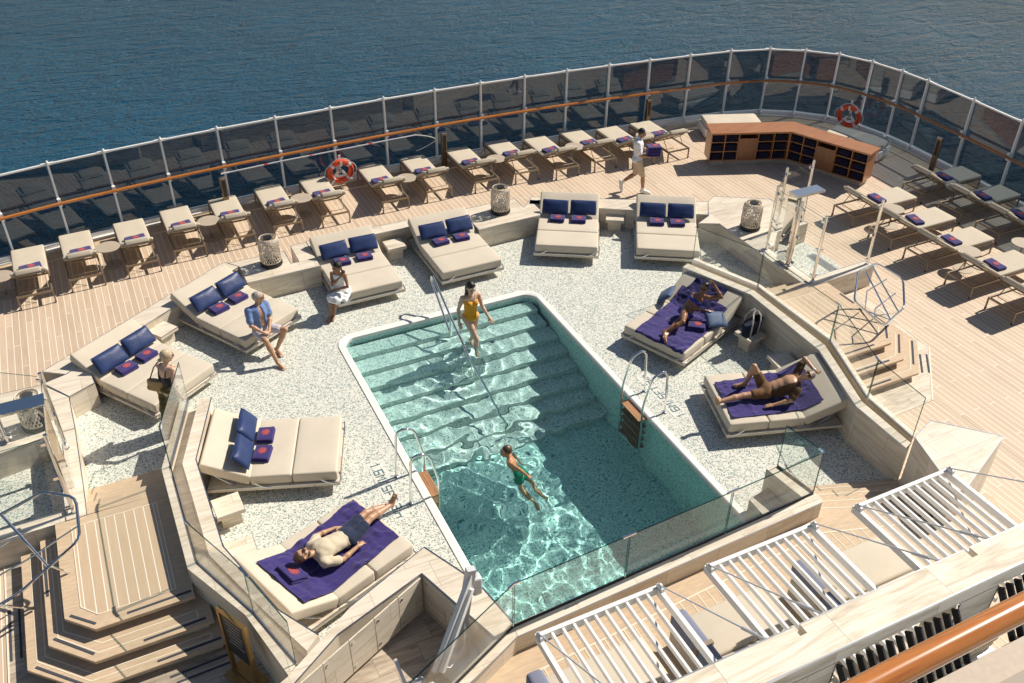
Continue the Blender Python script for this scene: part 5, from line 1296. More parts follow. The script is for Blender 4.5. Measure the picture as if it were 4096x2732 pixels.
class Person:
    """joints in metres on deck: hip neck head shR shL elR elL haR haL knR knL anR anL toR toL; hf = facing of the head"""
    def __init__(s, label, j, mat, sc_=1.0, sex='m', group=None, hair=None, headup=None, handd=None):
        s.j = {k: A(v) for k, v in j.items()}; s.k = sc_; s.sex = sex; J = s.j; k = sc_
        s.up = nrm(J['neck'] - J['hip']); r = J['shR'] - J['shL']; r = r - s.up * (r @ s.up); s.r = nrm(r); s.f = nrm(np.cross(s.up, s.r))
        hw = (.085 if sex == 'm' else .092) * k
        hr = J.get('hr'); hr = s.r if hr is None else nrm(hr)
        s.hipR = J.get('hipR', J['hip'] + hr * hw); s.hipL = J.get('hipL', J['hip'] - hr * hw)
        s.hf = nrm(J['hf']); hu = nrm(headup) if headup is not None else nrm(J['head'] - J['neck']); s.hr = nrm(np.cross(s.hf, hu)); s.hu = np.cross(s.hr, s.hf)
        s.t = thing('person', label, 'person', tuple(float(x) for x in (J['hip'][0], J['hip'][1], 0)))
        s.mat = mat; s.handd = handd or {}
        s.body()
    def limbs(s, B, ex=0.0, legs=True, arms=True, k=.02):
        J, q = s.j, s.k; m = 1.0 if s.sex == 'm' else .88
        if legs:
            for S in 'RL':
                h = getattr(s, 'hip' + S); kn, an = J['kn' + S], J['an' + S]
                B.cap(h, lerp(h, kn, .5), .082 * q * (1.0 if s.sex == 'm' else 1.03) + ex, .066 * q + ex, k).cap(lerp(h, kn, .5), kn, .066 * q + ex, .050 * q * m + ex, k)
                B.cap(kn, lerp(kn, an, .35), .050 * q * m + ex, .054 * q * m + ex, k).cap(lerp(kn, an, .35), an, .054 * q * m + ex, .034 * q * m + ex, k)
        if arms:
            for S in 'RL':
                sh, el, ha = J['sh' + S], J['el' + S], J['ha' + S]
                B.cap(sh, lerp(sh, el, .45), .050 * q * m + ex, .045 * q * m + ex, k).cap(lerp(sh, el, .45), el, .045 * q * m + ex, .036 * q * m + ex, k)
                B.cap(el, lerp(el, ha, .3), .036 * q * m + ex, .038 * q * m + ex, k).cap(lerp(el, ha, .3), ha, .038 * q * m + ex, .026 * q * m + ex, k)
    def torso(s, B, ex=0.0, k=.03, lo=0.0, hi=1.0):
        J, q = s.j, s.k; X_ = (s.r, s.f, s.up); H_, N_ = J['hip'], J['neck']; L = np.linalg.norm(N_ - H_)
        e = lambda t, rx, ry, rz, df=0.0: B.ell(lerp(H_, N_, t) + s.f * df * q, X_, (rx * q + ex, ry * q + ex, rz * L + ex), k) if lo <= t <= hi else None
        f = s.sex == 'f'
        e(.02, .158 if not f else .165, .108, .20, -.005); e(.26, .135 if not f else .118, .094 if not f else .085, .22); e(.46, .142 if not f else .122, .098 if not f else .088, .22)
        e(.70, .168 if not f else .138, .110 if not f else .094, .25); e(.84, .165 if not f else .130, .088 if not f else .075, .14, -.01)
        if hi >= 1: B.cap(J['shR'] - s.r * .02 * q, J['shL'] + s.r * .02 * q, .048 * q + ex, .048 * q + ex, k)
        if f and q > .85:
            for sd in (-1, 1): B.ell(lerp(H_, N_, .68) + s.f * .080 + s.r * sd * .062, X_, (.056 + ex, .05 + ex, .056 + ex), .025)
        for sd in (-1, 1): B.ell(lerp(H_, N_, -.02) - s.f * .055 * q + s.r * sd * .07 * q, X_, (.082 * q + ex, .07 * q + ex, .085 * q + ex), k) if lo <= 0 else None
    def hand(s, B, S):
        J, q = s.j, s.k; w = J['ha' + S]; d = nrm(w - J['el' + S])
        dd, pn = s.handd.get(S, (None, None))
        if dd is not None: d = nrm(dd)
        n = nrm(pn) if pn is not None else nrm(np.cross(d, s.r) if abs(d @ s.r) < .9 else s.f); n = nrm(n - d * (n @ d)); sd = np.cross(d, n) * (1 if S == 'R' else -1)
        curl = s.handd.get('curl' + S, .35); c = w + d * .045 * q
        B.cap(w, w + d * .03 * q, .025 * q, .024 * q, .012); B.ell(c, (d, sd, n), (.050 * q, .040 * q, .017 * q), .012)
        for i, (o, l) in enumerate(((.028, .066), (.010, .076), (-.009, .071), (-.027, .056))):
            a = c + d * .040 * q + sd * o * q; d1 = nrm(d + n * curl * .8 + sd * o * 2.2); b = a + d1 * l * .52 * q; d2 = nrm(d + n * curl * 2.2 + sd * o * 1.6); e = b + d2 * l * .5 * q
            B.cap(a, b, .0092 * q, .0085 * q, .003).cap(b, e, .0085 * q, .0070 * q, .002)
        a = c - d * .018 * q + sd * .034 * q; b = a + nrm(sd * .8 + d * .7 + n * .3) * .036 * q; e = b + nrm(sd * .25 + d + n * .35) * .030 * q
        B.cap(a, b, .0115 * q, .0098 * q, .006).cap(b, e, .0098 * q, .008 * q, .002)
    def foot(s, B, S, shoe=False):
        J, q = s.j, s.k; an, to = J['an' + S], J['to' + S]; d = nrm(to - an); kn = J['kn' + S]; sh = nrm(an - kn)
        f = to - an; f = nrm(f); heel = an + sh * .035 * q - f * .035 * q; ball = lerp(an, to, .72) + sh * .012 * q
        B.cap(heel, ball, .032 * q, .030 * q, .018).cap(an, ball, .034 * q, .026 * q, .02)
        sd = nrm(np.cross(f, sh))
        for i in range(5):
            o = (i - 2) * .0165 * q; a = ball + sd * o; e = a + f * (.048 - .004 * abs(i - 1)) * q
            B.cap(a, e, .012 * q, .0095 * q, .006)
    def body(s):
        B = Body(.0085 if s.k > .8 else .0075); J, q = s.j, s.k
        s.torso(B); s.limbs(B)
        h = J['head']; X_ = (s.hr, s.hf, s.hu)
        B.cap(J['neck'] - s.up * .03 * q, h - s.hu * .06 * q - s.hf * .012 * q, .052 * q, .046 * q, .02)
        g = q if q > .9 else (q + .16)
        B.ell(h + s.hu * .018 * g - s.hf * .012 * g, X_, (.074 * g, .094 * g, .098 * g), .012); B.ell(h - s.hu * .048 * g + s.hf * .030 * g, X_, (.054 * g, .058 * g, .064 * g), .025); B.ell(h - s.hu * .092 * g + s.hf * .056 * g, X_, (.026 * g, .024 * g, .020 * g), .02)
        B.cap(h + s.hu * .012 * g + s.hf * .086 * g, h - s.hu * .028 * g + s.hf * .106 * g, .009 * g, .0145 * g, .010)
        B.ell(h + s.hu * .030 * g + s.hf * .078 * g, X_, (.05 * g, .014 * g, .012 * g), .012)
        B.ell(h - s.hu * .060 * g + s.hf * .087 * g, X_, (.024 * g, .010 * g, .010 * g), .006)
        for sd in (-1, 1):
            B.ell(h + s.hr * sd * .074 * g - s.hf * .008 * g - s.hu * .008 * g, X_, (.010 * g, .018 * g, .031 * g), .005)
            B.sub(h + s.hr * sd * .031 * g + s.hf * .097 * g + s.hu * .008 * g, X_, (.017 * g, .012 * g, .010 * g))
            B.ell(h + s.hr * sd * .045 * g + s.hf * .062 * g - s.hu * .022 * g, X_, (.022 * g, .02 * g, .02 * g), .012)
        for S in 'RL': s.hand(B, S); s.foot(B, S)
        s.g = g; s.o = B.build('body', s.mat, s.t)
        c = V(tuple(s.t.location)); h3 = V(tuple(float(x) for x in h)) - c; hr, hf, hu = [V(tuple(float(x) for x in v)) for v in (s.hr, s.hf, s.hu)]
        s.h3, s.hv = h3, (hr, hf, hu)
        for sd in (-1, 1):
            m = MB(); m.ball(h3 + hr * sd * .031 * g + hf * .082 * g + hu * .008 * g, .0125 * g, 8); m.build('eye', EYEW, s.t)
            m = MB(); m.ball(h3 + hr * sd * .031 * g + hf * .0915 * g + hu * .008 * g, .0055 * g, 6); m.build('iris', BLACK, s.t)
            m = MB(); m.tube([h3 + hr * sd * .014 * g + hf * .094 * g + hu * .028 * g, h3 + hr * sd * .034 * g + hf * .0915 * g + hu * .033 * g, h3 + hr * sd * .052 * g + hf * .078 * g + hu * .027 * g], .0042 * g, 6); m.build('eyebrow', BROW, s.t)
        m = MB(); P = [h3 + hr * x * g + hf * (.0985 - 5 * x * x) * g - hu * (.060 - 3.5 * x * x) * g for x in (-.024, -.012, 0, .012, .024)]; m.tube(P, [.002 * g, .0058 * g, .0065 * g, .0058 * g, .002 * g], 6); m.build('mouth', LIPS, s.t)
    def glasses(s, mat):
        g = s.g; h3 = s.h3; hr, hf, hu = s.hv; m = MB()
        for sd in (-1, 1):
            c = h3 + hr * sd * .034 * g + hf * .103 * g + hu * .010 * g; n0 = len(m.v); m.ball((0, 0, 0), (.029 * g, .007 * g, .022 * g), 8)
            for i in range(n0, len(m.v)): x, y, z = m.v[i]; m.v[i] = tuple(c + hr * x + hf * (y - abs(x + sd * .034) * .12) + hu * z)
            m.tube([c + hr * sd * .026 * g, h3 + hr * sd * .078 * g + hf * .05 * g + hu * .014 * g, h3 + hr * sd * .080 * g - hf * .012 * g + hu * .010 * g], .0035 * g, 5)
        m.bar(h3 + hf * .106 * g + hr * -.012 * g + hu * .014 * g, h3 + hf * .106 * g + hr * .012 * g + hu * .014 * g, .006, .006)
        return m.build('sunglasses', mat, s.t)
    def hair(s, mat, parts=(), cutz=.02, bulk=1.0, back=0.0):
        B = Body(.0075); g = s.g; h = s.j['head']; X_ = (s.hr, s.hf, s.hu)
        B.ell(h + s.hu * .030 * g - s.hf * .020 * g, X_, (.082 * g * bulk, .096 * g * bulk, .096 * g * bulk), .01)
        # hair line: everything in front of and below a slanted plane is face
        n = nrm(s.hf * .80 - s.hu * .60); B.cut(n, float(n @ (h + s.hu * .078 * g + s.hf * .055 * g)))
        n = nrm(-s.hu + s.hf * .35); B.cut(n, float(n @ (h - s.hu * (.045 + back) * g)))
        B.ripple(.0022, 95, 1.0)
        for p in parts: B.cap(*p)
        return B.build('hair', mat, s.t)
    def wear(s, name, mat, fn, vox=.010, ripple=.0025, f=38):
        B = Body(vox); fn(B)
        if ripple: B.ripple(ripple, f, len(name))
        return B.build(name, mat, s.t)
    def cutl(s, B, a, b, t, keep=0):    # crop a garment square across a limb at fraction t
        a, b = A(a), A(b); n = nrm(b - a); B.cut(n, float(n @ lerp(a, b, t)))

EYEW = plain('eye white', (.70, .68, .64), .3); BROW = plain('eyebrow', (.03, .02, .015), .8); LIPS = plain('lips', (.40, .15, .12), .4)
LENS = plain('dark lens', (.012, .012, .013), .08, coat=.6)
SK_FAIR = skin('fair skin', (.62, .40, .28)); SK_TAN = skin('tanned skin', (.50, .285, .17)); SK_BROWN = skin('brown skin', (.27, .125, .065), .34); SK_GIRL = skin('light brown skin', (.33, .165, .09)); SK_ASIA = skin('light skin', (.64, .42, .30)); SK_BOY = skin('sun tanned boy skin', (.50, .25, .125), .3); SK_SRV = skin('olive brown skin', (.36, .19, .105))
def hairm(n, c): return plain(n, c, .45, var=.35, scale=30, stretch=(1, 1, 6))
H_BLACK = hairm('black hair', (.012, .010, .010)); H_BLOND = hairm('ash blonde hair', (.46, .36, .235)); H_GREY = hairm('grey hair', (.36, .33, .29)); H_BROWN = hairm('brown hair', (.09, .05, .028)); H_SALT = hairm('salt and pepper hair', (.20, .19, .18))

def split_leg(B, a, b, ra, rb, k=.02): B.cap(a, b, ra, rb, k)

# --- woman in black top and olive trousers, seen from behind at the left
j = dict(hip=(.10, 13.33, .90), neck=(.15, 13.30, 1.40), head=(.215, 13.31, 1.555), shR=(.255, 13.17, 1.35), shL=(.055, 13.42, 1.35), elR=(.20, 13.03, 1.09), haR=(.27, 13.07, .86), elL=(.20, 13.58, 1.13), haL=(.27, 13.43, 1.27), knR=(.10, 13.25, .49), knL=(.0, 13.36, .49), anR=(.06, 13.25, .09), anL=(-.04, 13.37, .09), toR=(.18, 13.32, .03), toL=(.09, 13.46, .03), hf=(.93, .20, -.12))
p = Person('blonde woman in a black top and olive trousers standing left of the glass', j, SK_FAIR, 1.0, 'f', handd={'L': ((-.3, -.6, .2), None), 'curlL': 1.0})
J = p.j
B = Body(.011); c0 = J['hip']
for S in 'RL':
    B.cap(getattr(p, 'hip' + S), J['kn' + S], .105, .098, .05).cap(J['kn' + S], J['an' + S] + A((0, 0, -.02)), .098, .105, .05)
B.ell(c0 + A((0, 0, .03)), (p.r, p.f, p.up), (.172, .125, .14), .04); B.cut((0, 0, 1), 1.02); B.cut((0, 0, -1), -.05); B.ripple(.006, 30, 2); B.build('trousers', make_fabric('olive cloth', (.105, .085, .032), var=.2, bump=.4), p.t)
def top_(B): p.torso(B, .009, .02, lo=.2, hi=.75); n = nrm(p.up + p.f * -.75); B.cut(n, float(n @ (lerp(J['hip'], J['neck'], .70)))); B.cut((0, 0, -1), -1.0)
p.wear('swimsuit_top', plain('black swim cloth', (.012, .013, .022), .6), top_, ripple=0)
m = MB(); c = V(tuple(p.t.location))
for sd in (-1, 1):
    q = lambda t, f, r: V(tuple(float(x) for x in (lerp(J['hip'], J['neck'], t) + p.f * f + p.r * r))) - c
    m.tube([q(.72, .085, .075 * sd), q(.93, .055, .085 * sd), q(1.0, .0, .088 * sd), q(.85, -.075, .075 * sd), q(.6, -.098, .065 * sd), q(.42, -.092, .06 * sd)], .010, 6)
m.build('strap', plain('black strap', (.012, .013, .022), .6), p.t)
hd = J['head']; p.hair(H_BLOND, parts=[(hd - p.hf * .105 - p.hu * .045, hd - p.hf * .125 - p.hu * .05, .034, .03, .012)], back=.01); p.glasses(LENS)
sb = thing('straw_bag', 'woven straw shoulder bag hanging behind the woman in black', 'bag', (-.02, 13.42, 1.06))
B = Body(.011); B.ell((-.05, 13.38, 1.02), ((.75, -.65, 0), (.65, .75, 0), (0, 0, 1)), (.17, .06, .15), .01); B.cap((-.15, 13.46, .93), (.05, 13.30, .93), .055, .055, .03); B.cut((0, 0, 1), 1.10); B.build('body', STRAW, sb)
MB().tube([V(q_) - V((-.02, 13.42, 1.06)) for q_ in ((-.13, 13.46, 1.08), (-.02, 13.46, 1.30), (.05, 13.41, 1.41), (.11, 13.42, 1.37), (.10, 13.36, 1.2), (.05, 13.32, 1.08))], .011, 6).build('strap', BLACK, sb)

# --- man in the blue shirt sitting on a daybed corner
j = dict(hip=(2.00, 14.98, .515), neck=(1.99, 15.00, 1.06), head=(2.045, 15.03, 1.20), shR=(1.81, 14.96, 1.00), shL=(2.16, 15.08, 1.00), elR=(1.80, 14.83, .75), haR=(1.98, 14.68, .64), elL=(2.20, 14.99, .76), haL=(2.11, 14.76, .64), hipR=(1.91, 14.95, .51), hipL=(2.09, 15.02, .51), knR=(1.98, 14.55, .53), knL=(2.40, 14.78, .53), anR=(2.10, 14.42, .09), anL=(2.20, 14.86, .09), toR=(2.18, 14.22, .03), toL=(2.25, 14.64, .03), hf=(.92, -.20, .0))
p = Person('grey-haired man in an open blue shirt and pale shorts sitting on a daybed edge', j, SK_TAN, 1.0, 'm', headup=(0, 0, 1), handd={'curlR': .7, 'curlL': .7, 'R': ((.75, -.1, -.25), None), 'L': ((-.4, -.7, -.25), None)})
J = p.j
def sh_(B):
    p.torso(B, .020, .03, lo=-.1, hi=1.0)
    for S in 'RL': B.cap(J['sh' + S], lerp(J['sh' + S], J['el' + S], .72), .066, .066, .03)
    for d in (-.02, .0, .02, .05, .08): B.sub(lerp(J['hip'], J['neck'], .86 - (d + .02) * 7) + p.f * .13 + p.r * -.01, (p.r, p.f, p.up), (.045 + d * .25, .10, .11))
    B.sub(J['neck'] + p.up * .045 + p.f * .03, (p.r, p.f, p.up), (.062, .075, .06)); B.cut((0, 0, -1), -.47)
p.wear('shirt', make_fabric('blue linen', (.16, .235, .44), var=.14, bump=.5), sh_, .0095, .003)
def so_(B):
    B.ell(J['hip'] + A((0, 0, .01)), (p.r, p.f, (0, 0, 1)), (.182, .15, .125), .03)
    for S in 'RL': B.cap(getattr(p, 'hip' + S), lerp(getattr(p, 'hip' + S), J['kn' + S], .62), .098, .085, .03)
    B.cut((0, 0, 1), .66)
p.wear('shorts', make_fabric('pale lilac cloth', (.50, .47, .52), var=.1, bump=.4), so_)
p.hair(H_GREY, back=.02); p.glasses(plain('amber lens', (.10, .035, .01), .1, coat=.5))

# --- girl in white on the next daybed
j = dict(hip=(3.79, 15.72, .50), neck=(3.74, 15.66, .97), head=(3.735, 15.645, 1.085), shR=(3.64, 15.76, .92), shL=(3.86, 15.58, .92), elR=(3.60, 15.65, .72), haR=(3.79, 15.58, .93), elL=(3.86, 15.47, .71), haL=(3.64, 15.60, .62), knR=(3.53, 15.55, .49), knL=(3.60, 15.47, .47), anR=(3.44, 15.52, .09), anL=(3.52, 15.52, .09), toR=(3.35, 15.43, .03), toL=(3.45, 15.42, .03), hf=(-.80, -.35, -.18))
p = Person('girl in a white dress sitting on a daybed corner touching her neck', j, SK_GIRL, .84, 'f', headup=(0, 0, 1), handd={'R': ((.5, .2, .4), None), 'curlR': .9, 'curlL': .6})
J = p.j; WH_D = make_fabric('white cotton', (.80, .79, .78), var=.04, bump=.35)
def dr_(B):
    p.torso(B, .013, .03, lo=.2, hi=.9)
    n = nrm(p.up); B.cut(n, float(n @ lerp(J['hip'], J['neck'], .93)))
p.wear('dress_bodice', WH_D, dr_, .009, .002)
def sk_(B):
    B.ell(J['hip'] + A((0, 0, .03)), (p.r, p.f, (0, 0, 1)), (.20, .16, .14), .04)
    for S in 'RL': B.cap(getattr(p, 'hip' + S), J['kn' + S] + A((0, 0, -.01)), .10, .092, .04)
    B.cap(J['hip'] + p.r * -.12 + A((0, 0, -.03)), J['hip'] + p.r * -.16 + p.f * .22 + A((0, 0, -.05)), .07, .05, .05); B.cap(J['knR'], J['knL'], .08, .08, .05)
    B.cut((0, 0, -1), -.405)
p.wear('skirt', WH_D, sk_, .010, .006, 45)
hd = J['head']; br = []
for i in range(5): br.append((hd - p.hf * .06 - p.hu * (.03 + .03 * i) - p.hr * .035, hd - p.hf * .062 - p.hu * (.05 + .03 * i) - p.hr * .04, .018, .014, .006))
p.hair(H_BLACK, parts=br, bulk=1.03)

# --- woman in the yellow swimsuit walking down the pool steps
j = dict(hip=(5.76, 13.70, .52), neck=(5.755, 13.66, 1.06), head=(5.755, 13.64, 1.215), shR=(5.585, 13.68, 1.00), shL=(5.925, 13.68, 1.00), elR=(5.51, 13.70, .75), haR=(5.485, 13.62, .50), elL=(5.97, 13.62, .76), haL=(6.05, 13.48, .55), knR=(5.80, 13.52, .09), knL=(5.85, 13.76, .10), anR=(5.80, 13.60, -.33), anL=(5.84, 13.92, -.28), toR=(5.80, 13.42, -.39), toL=(5.86, 13.76, -.38), hf=(.05, -.86, -.50))
p = Person('smiling dark-haired woman in a yellow swimsuit stepping down into the pool', j, SK_ASIA, 1.04, 'f', handd={'R': ((.1, -.4, -.6), None), 'curlR': .9, 'L': ((.3, -.5, -.5), None)})
J = p.j
def ys_(B):
    p.torso(B, .008, .02, lo=-.1, hi=.75)
    n = nrm(p.up); B.cut(n, float(n @ lerp(J['hip'], J['neck'], .78)))
    for S, sd in (('R', 1), ('L', -1)):
        n = nrm(p.r * sd * .80 - p.up * .60); B.cut(n, float(n @ (J['hip'] + p.r * sd * .105 - p.up * .035)))
p.wear('swimsuit', make_fabric('yellow swim cloth', (.80, .36, .02), var=.08, rough=.55, bump=.2), ys_, .0085, .0012, 60)
m = MB(); c = V(tuple(p.t.location))
for sd in (-1, 1):
    q = lambda t, f, r: V(tuple(float(x) for x in (lerp(J['hip'], J['neck'], t) + p.f * f + p.r * r))) - c
    m.tube([q(.76, .118, .075 * sd), q(.92, .075, .085 * sd), q(1.01, .01, .09 * sd), q(.9, -.075, .08 * sd), q(.7, -.10, .06 * sd)], .0055, 6)
m.build('strap', plain('yellow strap', (.80, .36, .02), .5), p.t)
hd = J['head']; p.hair(H_BLACK, parts=[(hd - p.hf * .05 + p.hr * .05 - p.hu * .02, hd + A((-.06, .06, -.17)), .045, .04, .02), (hd + A((-.06, .06, -.17)), hd + A((-.09, .07, -.33)), .04, .022, .02), (hd - p.hf * .06 - p.hr * .02, hd + A((-.0, .09, -.20)), .05, .03, .02)], back=.03)

# --- attendant carrying towels
j = dict(hip=(12.12, 17.84, .93), neck=(12.16, 17.93, 1.44), head=(12.215, 17.90, 1.585), shR=(12.055, 17.775, 1.37), shL=(12.25, 18.09, 1.37), elR=(12.10, 17.73, 1.09), haR=(12.32, 17.66, 1.03), elL=(12.36, 18.05, 1.12), haL=(12.46, 17.88, 1.05), knR=(12.25, 17.74, .50), knL=(12.16, 17.92, .52), anR=(12.30, 17.76, .095), anL=(11.87, 18.08, .27), toR=(12.44, 17.67, .035), toL=(11.88, 18.06, .045), hf=(.80, -.50, -.32))
p = Person('hotel attendant in a white polo shirt and beige shorts walking with folded towels', j, SK_SRV, 1.0, 'm', handd={'R': ((.8, .2, .0), (0, 0, 1)), 'L': ((.2, -.8, 0), (0, 0, 1))})
J = p.j; POLO = make_fabric('white polo', (.78, .78, .79), var=.03, bump=.3)
def po_(B):
    p.torso(B, .018, .03, lo=-.1, hi=1.0)
    for S in 'RL': B.cap(J['sh' + S], lerp(J['sh' + S], J['el' + S], .75), .068, .066, .03)
    B.cap(J['neck'] - p.up * .02, J['neck'] + p.up * .035 + p.f * .005, .062, .060, .02); B.cut((0, 0, -1), -.90)
p.wear('polo_shirt', POLO, po_, .0095, .003)
def bs_(B):
    B.ell(J['hip'] + A((0, 0, .0)), (p.r, p.f, p.up), (.17, .125, .13), .03)
    B.cap(p.hipR, lerp(p.hipR, J['knR'], .98), .098, .088, .03).cap(p.hipL, lerp(p.hipL, J['knL'], .98), .098, .088, .03); B.cut((0, 0, -1), -.515); B.cut((0, 0, 1), .96)
p.wear('shorts', make_fabric('beige shorts', (.52, .42, .30), var=.06, bump=.4), bs_)
SHOE = plain('white shoe leather', (.74, .72, .68), .5)
for S in 'RL':
    B = Body(.008); q = Person.foot; an, to = J['an' + S], J['to' + S]; f = nrm(to - an); sh = nrm(an - J['kn' + S]); up_ = -sh
    heel = an + sh * .045 - f * .035; ball = lerp(an, to, .70) + sh * .02
    B.cap(heel, ball, .045, .047, .03).cap(ball, to + f * .02 + sh * .012, .046, .036, .02).cap(an + sh * .015, ball, .047, .040, .03); B.build('shoe', SHOE, p.t)
    B = Body(.008); B.cap(an - sh * .055, an, .044, .046, .01); n = nrm(-sh); B.cut(n, float(n @ (an - sh * .075))); B.build('sock', POLO, p.t)
p.hair(H_BLACK); p.glasses(plain('thin spectacles', (.25, .24, .22), .1, .6))
for k in range(3):
    use(TW_D, (12.48 + .004 * k, 17.72 - .003 * k, 1.035 + .083 * k), R(-25) + .05 * k, ['bottom', 'middle', 'top'][k] + ' navy towel of the pile carried by the walking attendant', 'folded navy towels with coral emblem')

# --- woman in the blue bikini
j = dict(hip=(9.58, 11.98, .56), neck=(9.86, 11.97, .91), head=(9.955, 11.975, 1.03), shR=(9.79, 12.10, .86), shL=(9.99, 11.86, .86), elR=(9.66, 11.90, .70), haR=(9.93, 11.77, .63), elL=(10.17, 11.70, .92), haL=(10.10, 11.88, 1.11), hr=(-.35, .25, .75), hipR=(9.56, 11.99, .63), hipL=(9.60, 11.93, .53), knR=(9.26, 11.62, .66), knL=(9.24, 11.82, .50), anR=(8.90, 11.66, .51), anL=(8.84, 11.56, .475), toR=(8.79, 11.52, .47), toL=(8.76, 11.40, .46), hf=(-.78, -.42, .08))
p = Person('woman in a blue bikini and sunglasses reclining on a daybed with one arm raised', j, SK_BROWN, .99, 'f', headup=(.1, -.05, 1), handd={'R': ((.8, -.35, -.1), (0, 0, -1)), 'curlR': .1, 'L': ((-.5, .3, .8), None), 'curlL': .4})
J = p.j; BIK = plain('blue swim cloth', (.010, .018, .30), .45)
def bk_(B):
    for sd in (-1, 1): B.ell(lerp(J['hip'], J['neck'], .68) + p.f * .083 + p.r * sd * .062, (p.r, p.f, p.up), (.064, .055, .058), .02)
    p.torso(B, .006, .01, lo=.6, hi=.72); n = nrm(p.up); B.cut(n, float(n @ lerp(J['hip'], J['neck'], .74))); B.cut(-n, float(-n @ lerp(J['hip'], J['neck'], .58)))
p.wear('bikini_top', BIK, bk_, .008, 0)
def bb_(B):
    hr = nrm(j['hr']); B.ell(J['hip'], (p.up, np.cross(hr, p.up), hr), (.10, .135, .15), .01); p.torso(B, .006, .01, lo=-.1, hi=.05)
    n = nrm(p.up); B.cut(n, float(n @ lerp(J['hip'], J['neck'], .12))); B.cut(-n, float(-n @ lerp(J['hip'], J['neck'], -.16)))
p.wear('bikini_bottom', BIK, bb_, .008, 0)
p.hair(H_BLACK, parts=[(J['head'] - p.hf * .09 - p.hu * .03, J['head'] - p.hf * .11 - p.hu * .04, .03, .028, .01)], bulk=.97); p.glasses(LENS)
c = V(tuple(p.t.location)); d = nrm(J['haL'] - J['elL']); w = J['haL'] - d * .02; a_ = nrm(np.cross(d, (1, 0, 0))); b_ = np.cross(d, a_)
MB().tube([V(tuple(float(x) for x in (w + a_ * .03 * math.cos(t) + b_ * .03 * math.sin(t)))) - c for t in [i * math.pi / 8 for i in range(16)]], .004, 5, closed=True).build('bracelet', GOLD, p.t)

# --- man in the open brown shirt
j = dict(hip=(9.45, 9.36, .565), neck=(9.92, 9.13, .79), head=(10.045, 9.05, .90), shR=(10.0, 9.29, .74), shL=(9.78, 8.96, .72), elR=(10.22, 9.38, .98), haR=(10.23, 9.10, .90), elL=(9.63, 8.93, .58), haL=(9.36, 9.03, .50), hipR=(9.47, 9.45, .555), hipL=(9.41, 9.29, .555), knR=(9.33, 9.62, .93), knL=(9.00, 9.40, .56), anR=(9.28, 9.70, .52), anL=(8.55, 9.49, .51), toR=(9.08, 9.78, .475), toL=(8.50, 9.49, .64), hf=(-.52, -.42, .60))
p = Person('man with grey hair and sunglasses lying in an open brown shirt and brown shorts', j, SK_TAN, 1.0, 'm', headup=(.72, -.42, .45), handd={'L': ((-.85, .25, -.05), (0, 0, -1)), 'curlL': .15, 'R': ((0, -.8, .2), None)})
J = p.j; BRN = make_fabric('brown cotton', (.085, .046, .022), var=.2, bump=.5)
def bsh(B):
    p.torso(B, .016, .03, lo=.25, hi=1.0)
    for S in 'RL': B.cap(J['sh' + S], lerp(J['sh' + S], J['el' + S], .66), .066, .070, .03)
    B.ell(lerp(J['hip'], J['neck'], .5) - p.f * .05 - p.r * .15, (p.r, p.f, p.up), (.09, .03, .20), .04)
    for t in (.2, .4, .6, .8, .98): B.sub(lerp(J['hip'], J['neck'], t) + p.f * .125, (p.r, p.f, p.up), (.135, .14, .14))
    B.sub(J['neck'] + p.up * .05 + p.f * .03, (p.r, p.f, p.up), (.06, .08, .06))
p.wear('open_shirt', BRN, bsh, .0095, .003)
def bso(B):
    B.ell(J['hip'], (p.r, p.f, p.up), (.175, .128, .13), .03)
    for S in 'RL': B.cap(getattr(p, 'hip' + S), lerp(getattr(p, 'hip' + S), J['kn' + S], .55), .098, .088, .03)
    n = nrm(p.up); B.cut(n, float(n @ lerp(J['hip'], J['neck'], .16)))
p.wear('shorts', make_fabric('brown shorts', (.16, .085, .038), var=.15, bump=.5), bso)
p.hair(H_SALT, back=-.01); p.glasses(LENS)
c = V(tuple(p.t.location)); d = nrm(J['haR'] - J['elR']); w = J['haR'] - d * .02; a_ = nrm(np.cross(d, (1, 0, 0))); b_ = np.cross(d, a_)
MB().tube([V(tuple(float(x) for x in (w + a_ * .032 * math.cos(t) + b_ * .032 * math.sin(t)))) - c for t in [i * math.pi / 8 for i in range(16)]], .008, 6, closed=True).build('watch', SILVER, p.t)

# --- boy swimming
fw = A((-.86, .42, 0)); rt = A((.42, .86, 0)); nk = A((4.95, 10.27, -.02))
j = dict(hip=(5.06, 10.16, -.40), neck=nk, head=(4.915, 10.31, .11), shR=nk + rt * .125 + A((0, 0, -.03)), shL=nk - rt * .125 + A((.02, 0, -.02)), elR=(5.12, 10.52, -.26), haR=(5.22, 10.35, -.40), elL=(4.99, 10.00, -.05), haL=(5.06, 9.80, -.06), hipR=(5.11, 10.20, -.42), hipL=(5.04, 10.10, -.42), knR=(5.24, 10.05, -.68), knL=(5.04, 10.02, -.74), anR=(5.30, 9.72, -.80), anL=(5.12, 9.72, -.92), toR=(5.34, 9.55, -.82), toL=(5.15, 9.56, -.98), hf=(-.93, .22, -.12))
p = Person('boy with wet brown hair and green shorts swimming in the pool', j, SK_BOY, .76, 'm', headup=(.05, 0, 1), handd={'curlL': .5, 'curlR': .2})
J = p.j; boy = p
def bz(B):
    B.ell(J['hip'] + A((0, 0, .03)), (p.r, p.f, p.up), (.135, .105, .11), .03)
    for S in 'RL': B.cap(getattr(p, 'hip' + S), lerp(getattr(p, 'hip' + S), J['kn' + S], .55), .078, .075, .03)
p.wear('swim_shorts', make_fabric('green swim shorts', (.02, .26, .15), var=.1, bump=.3), bz)
p.hair(H_BROWN, bulk=1.02)

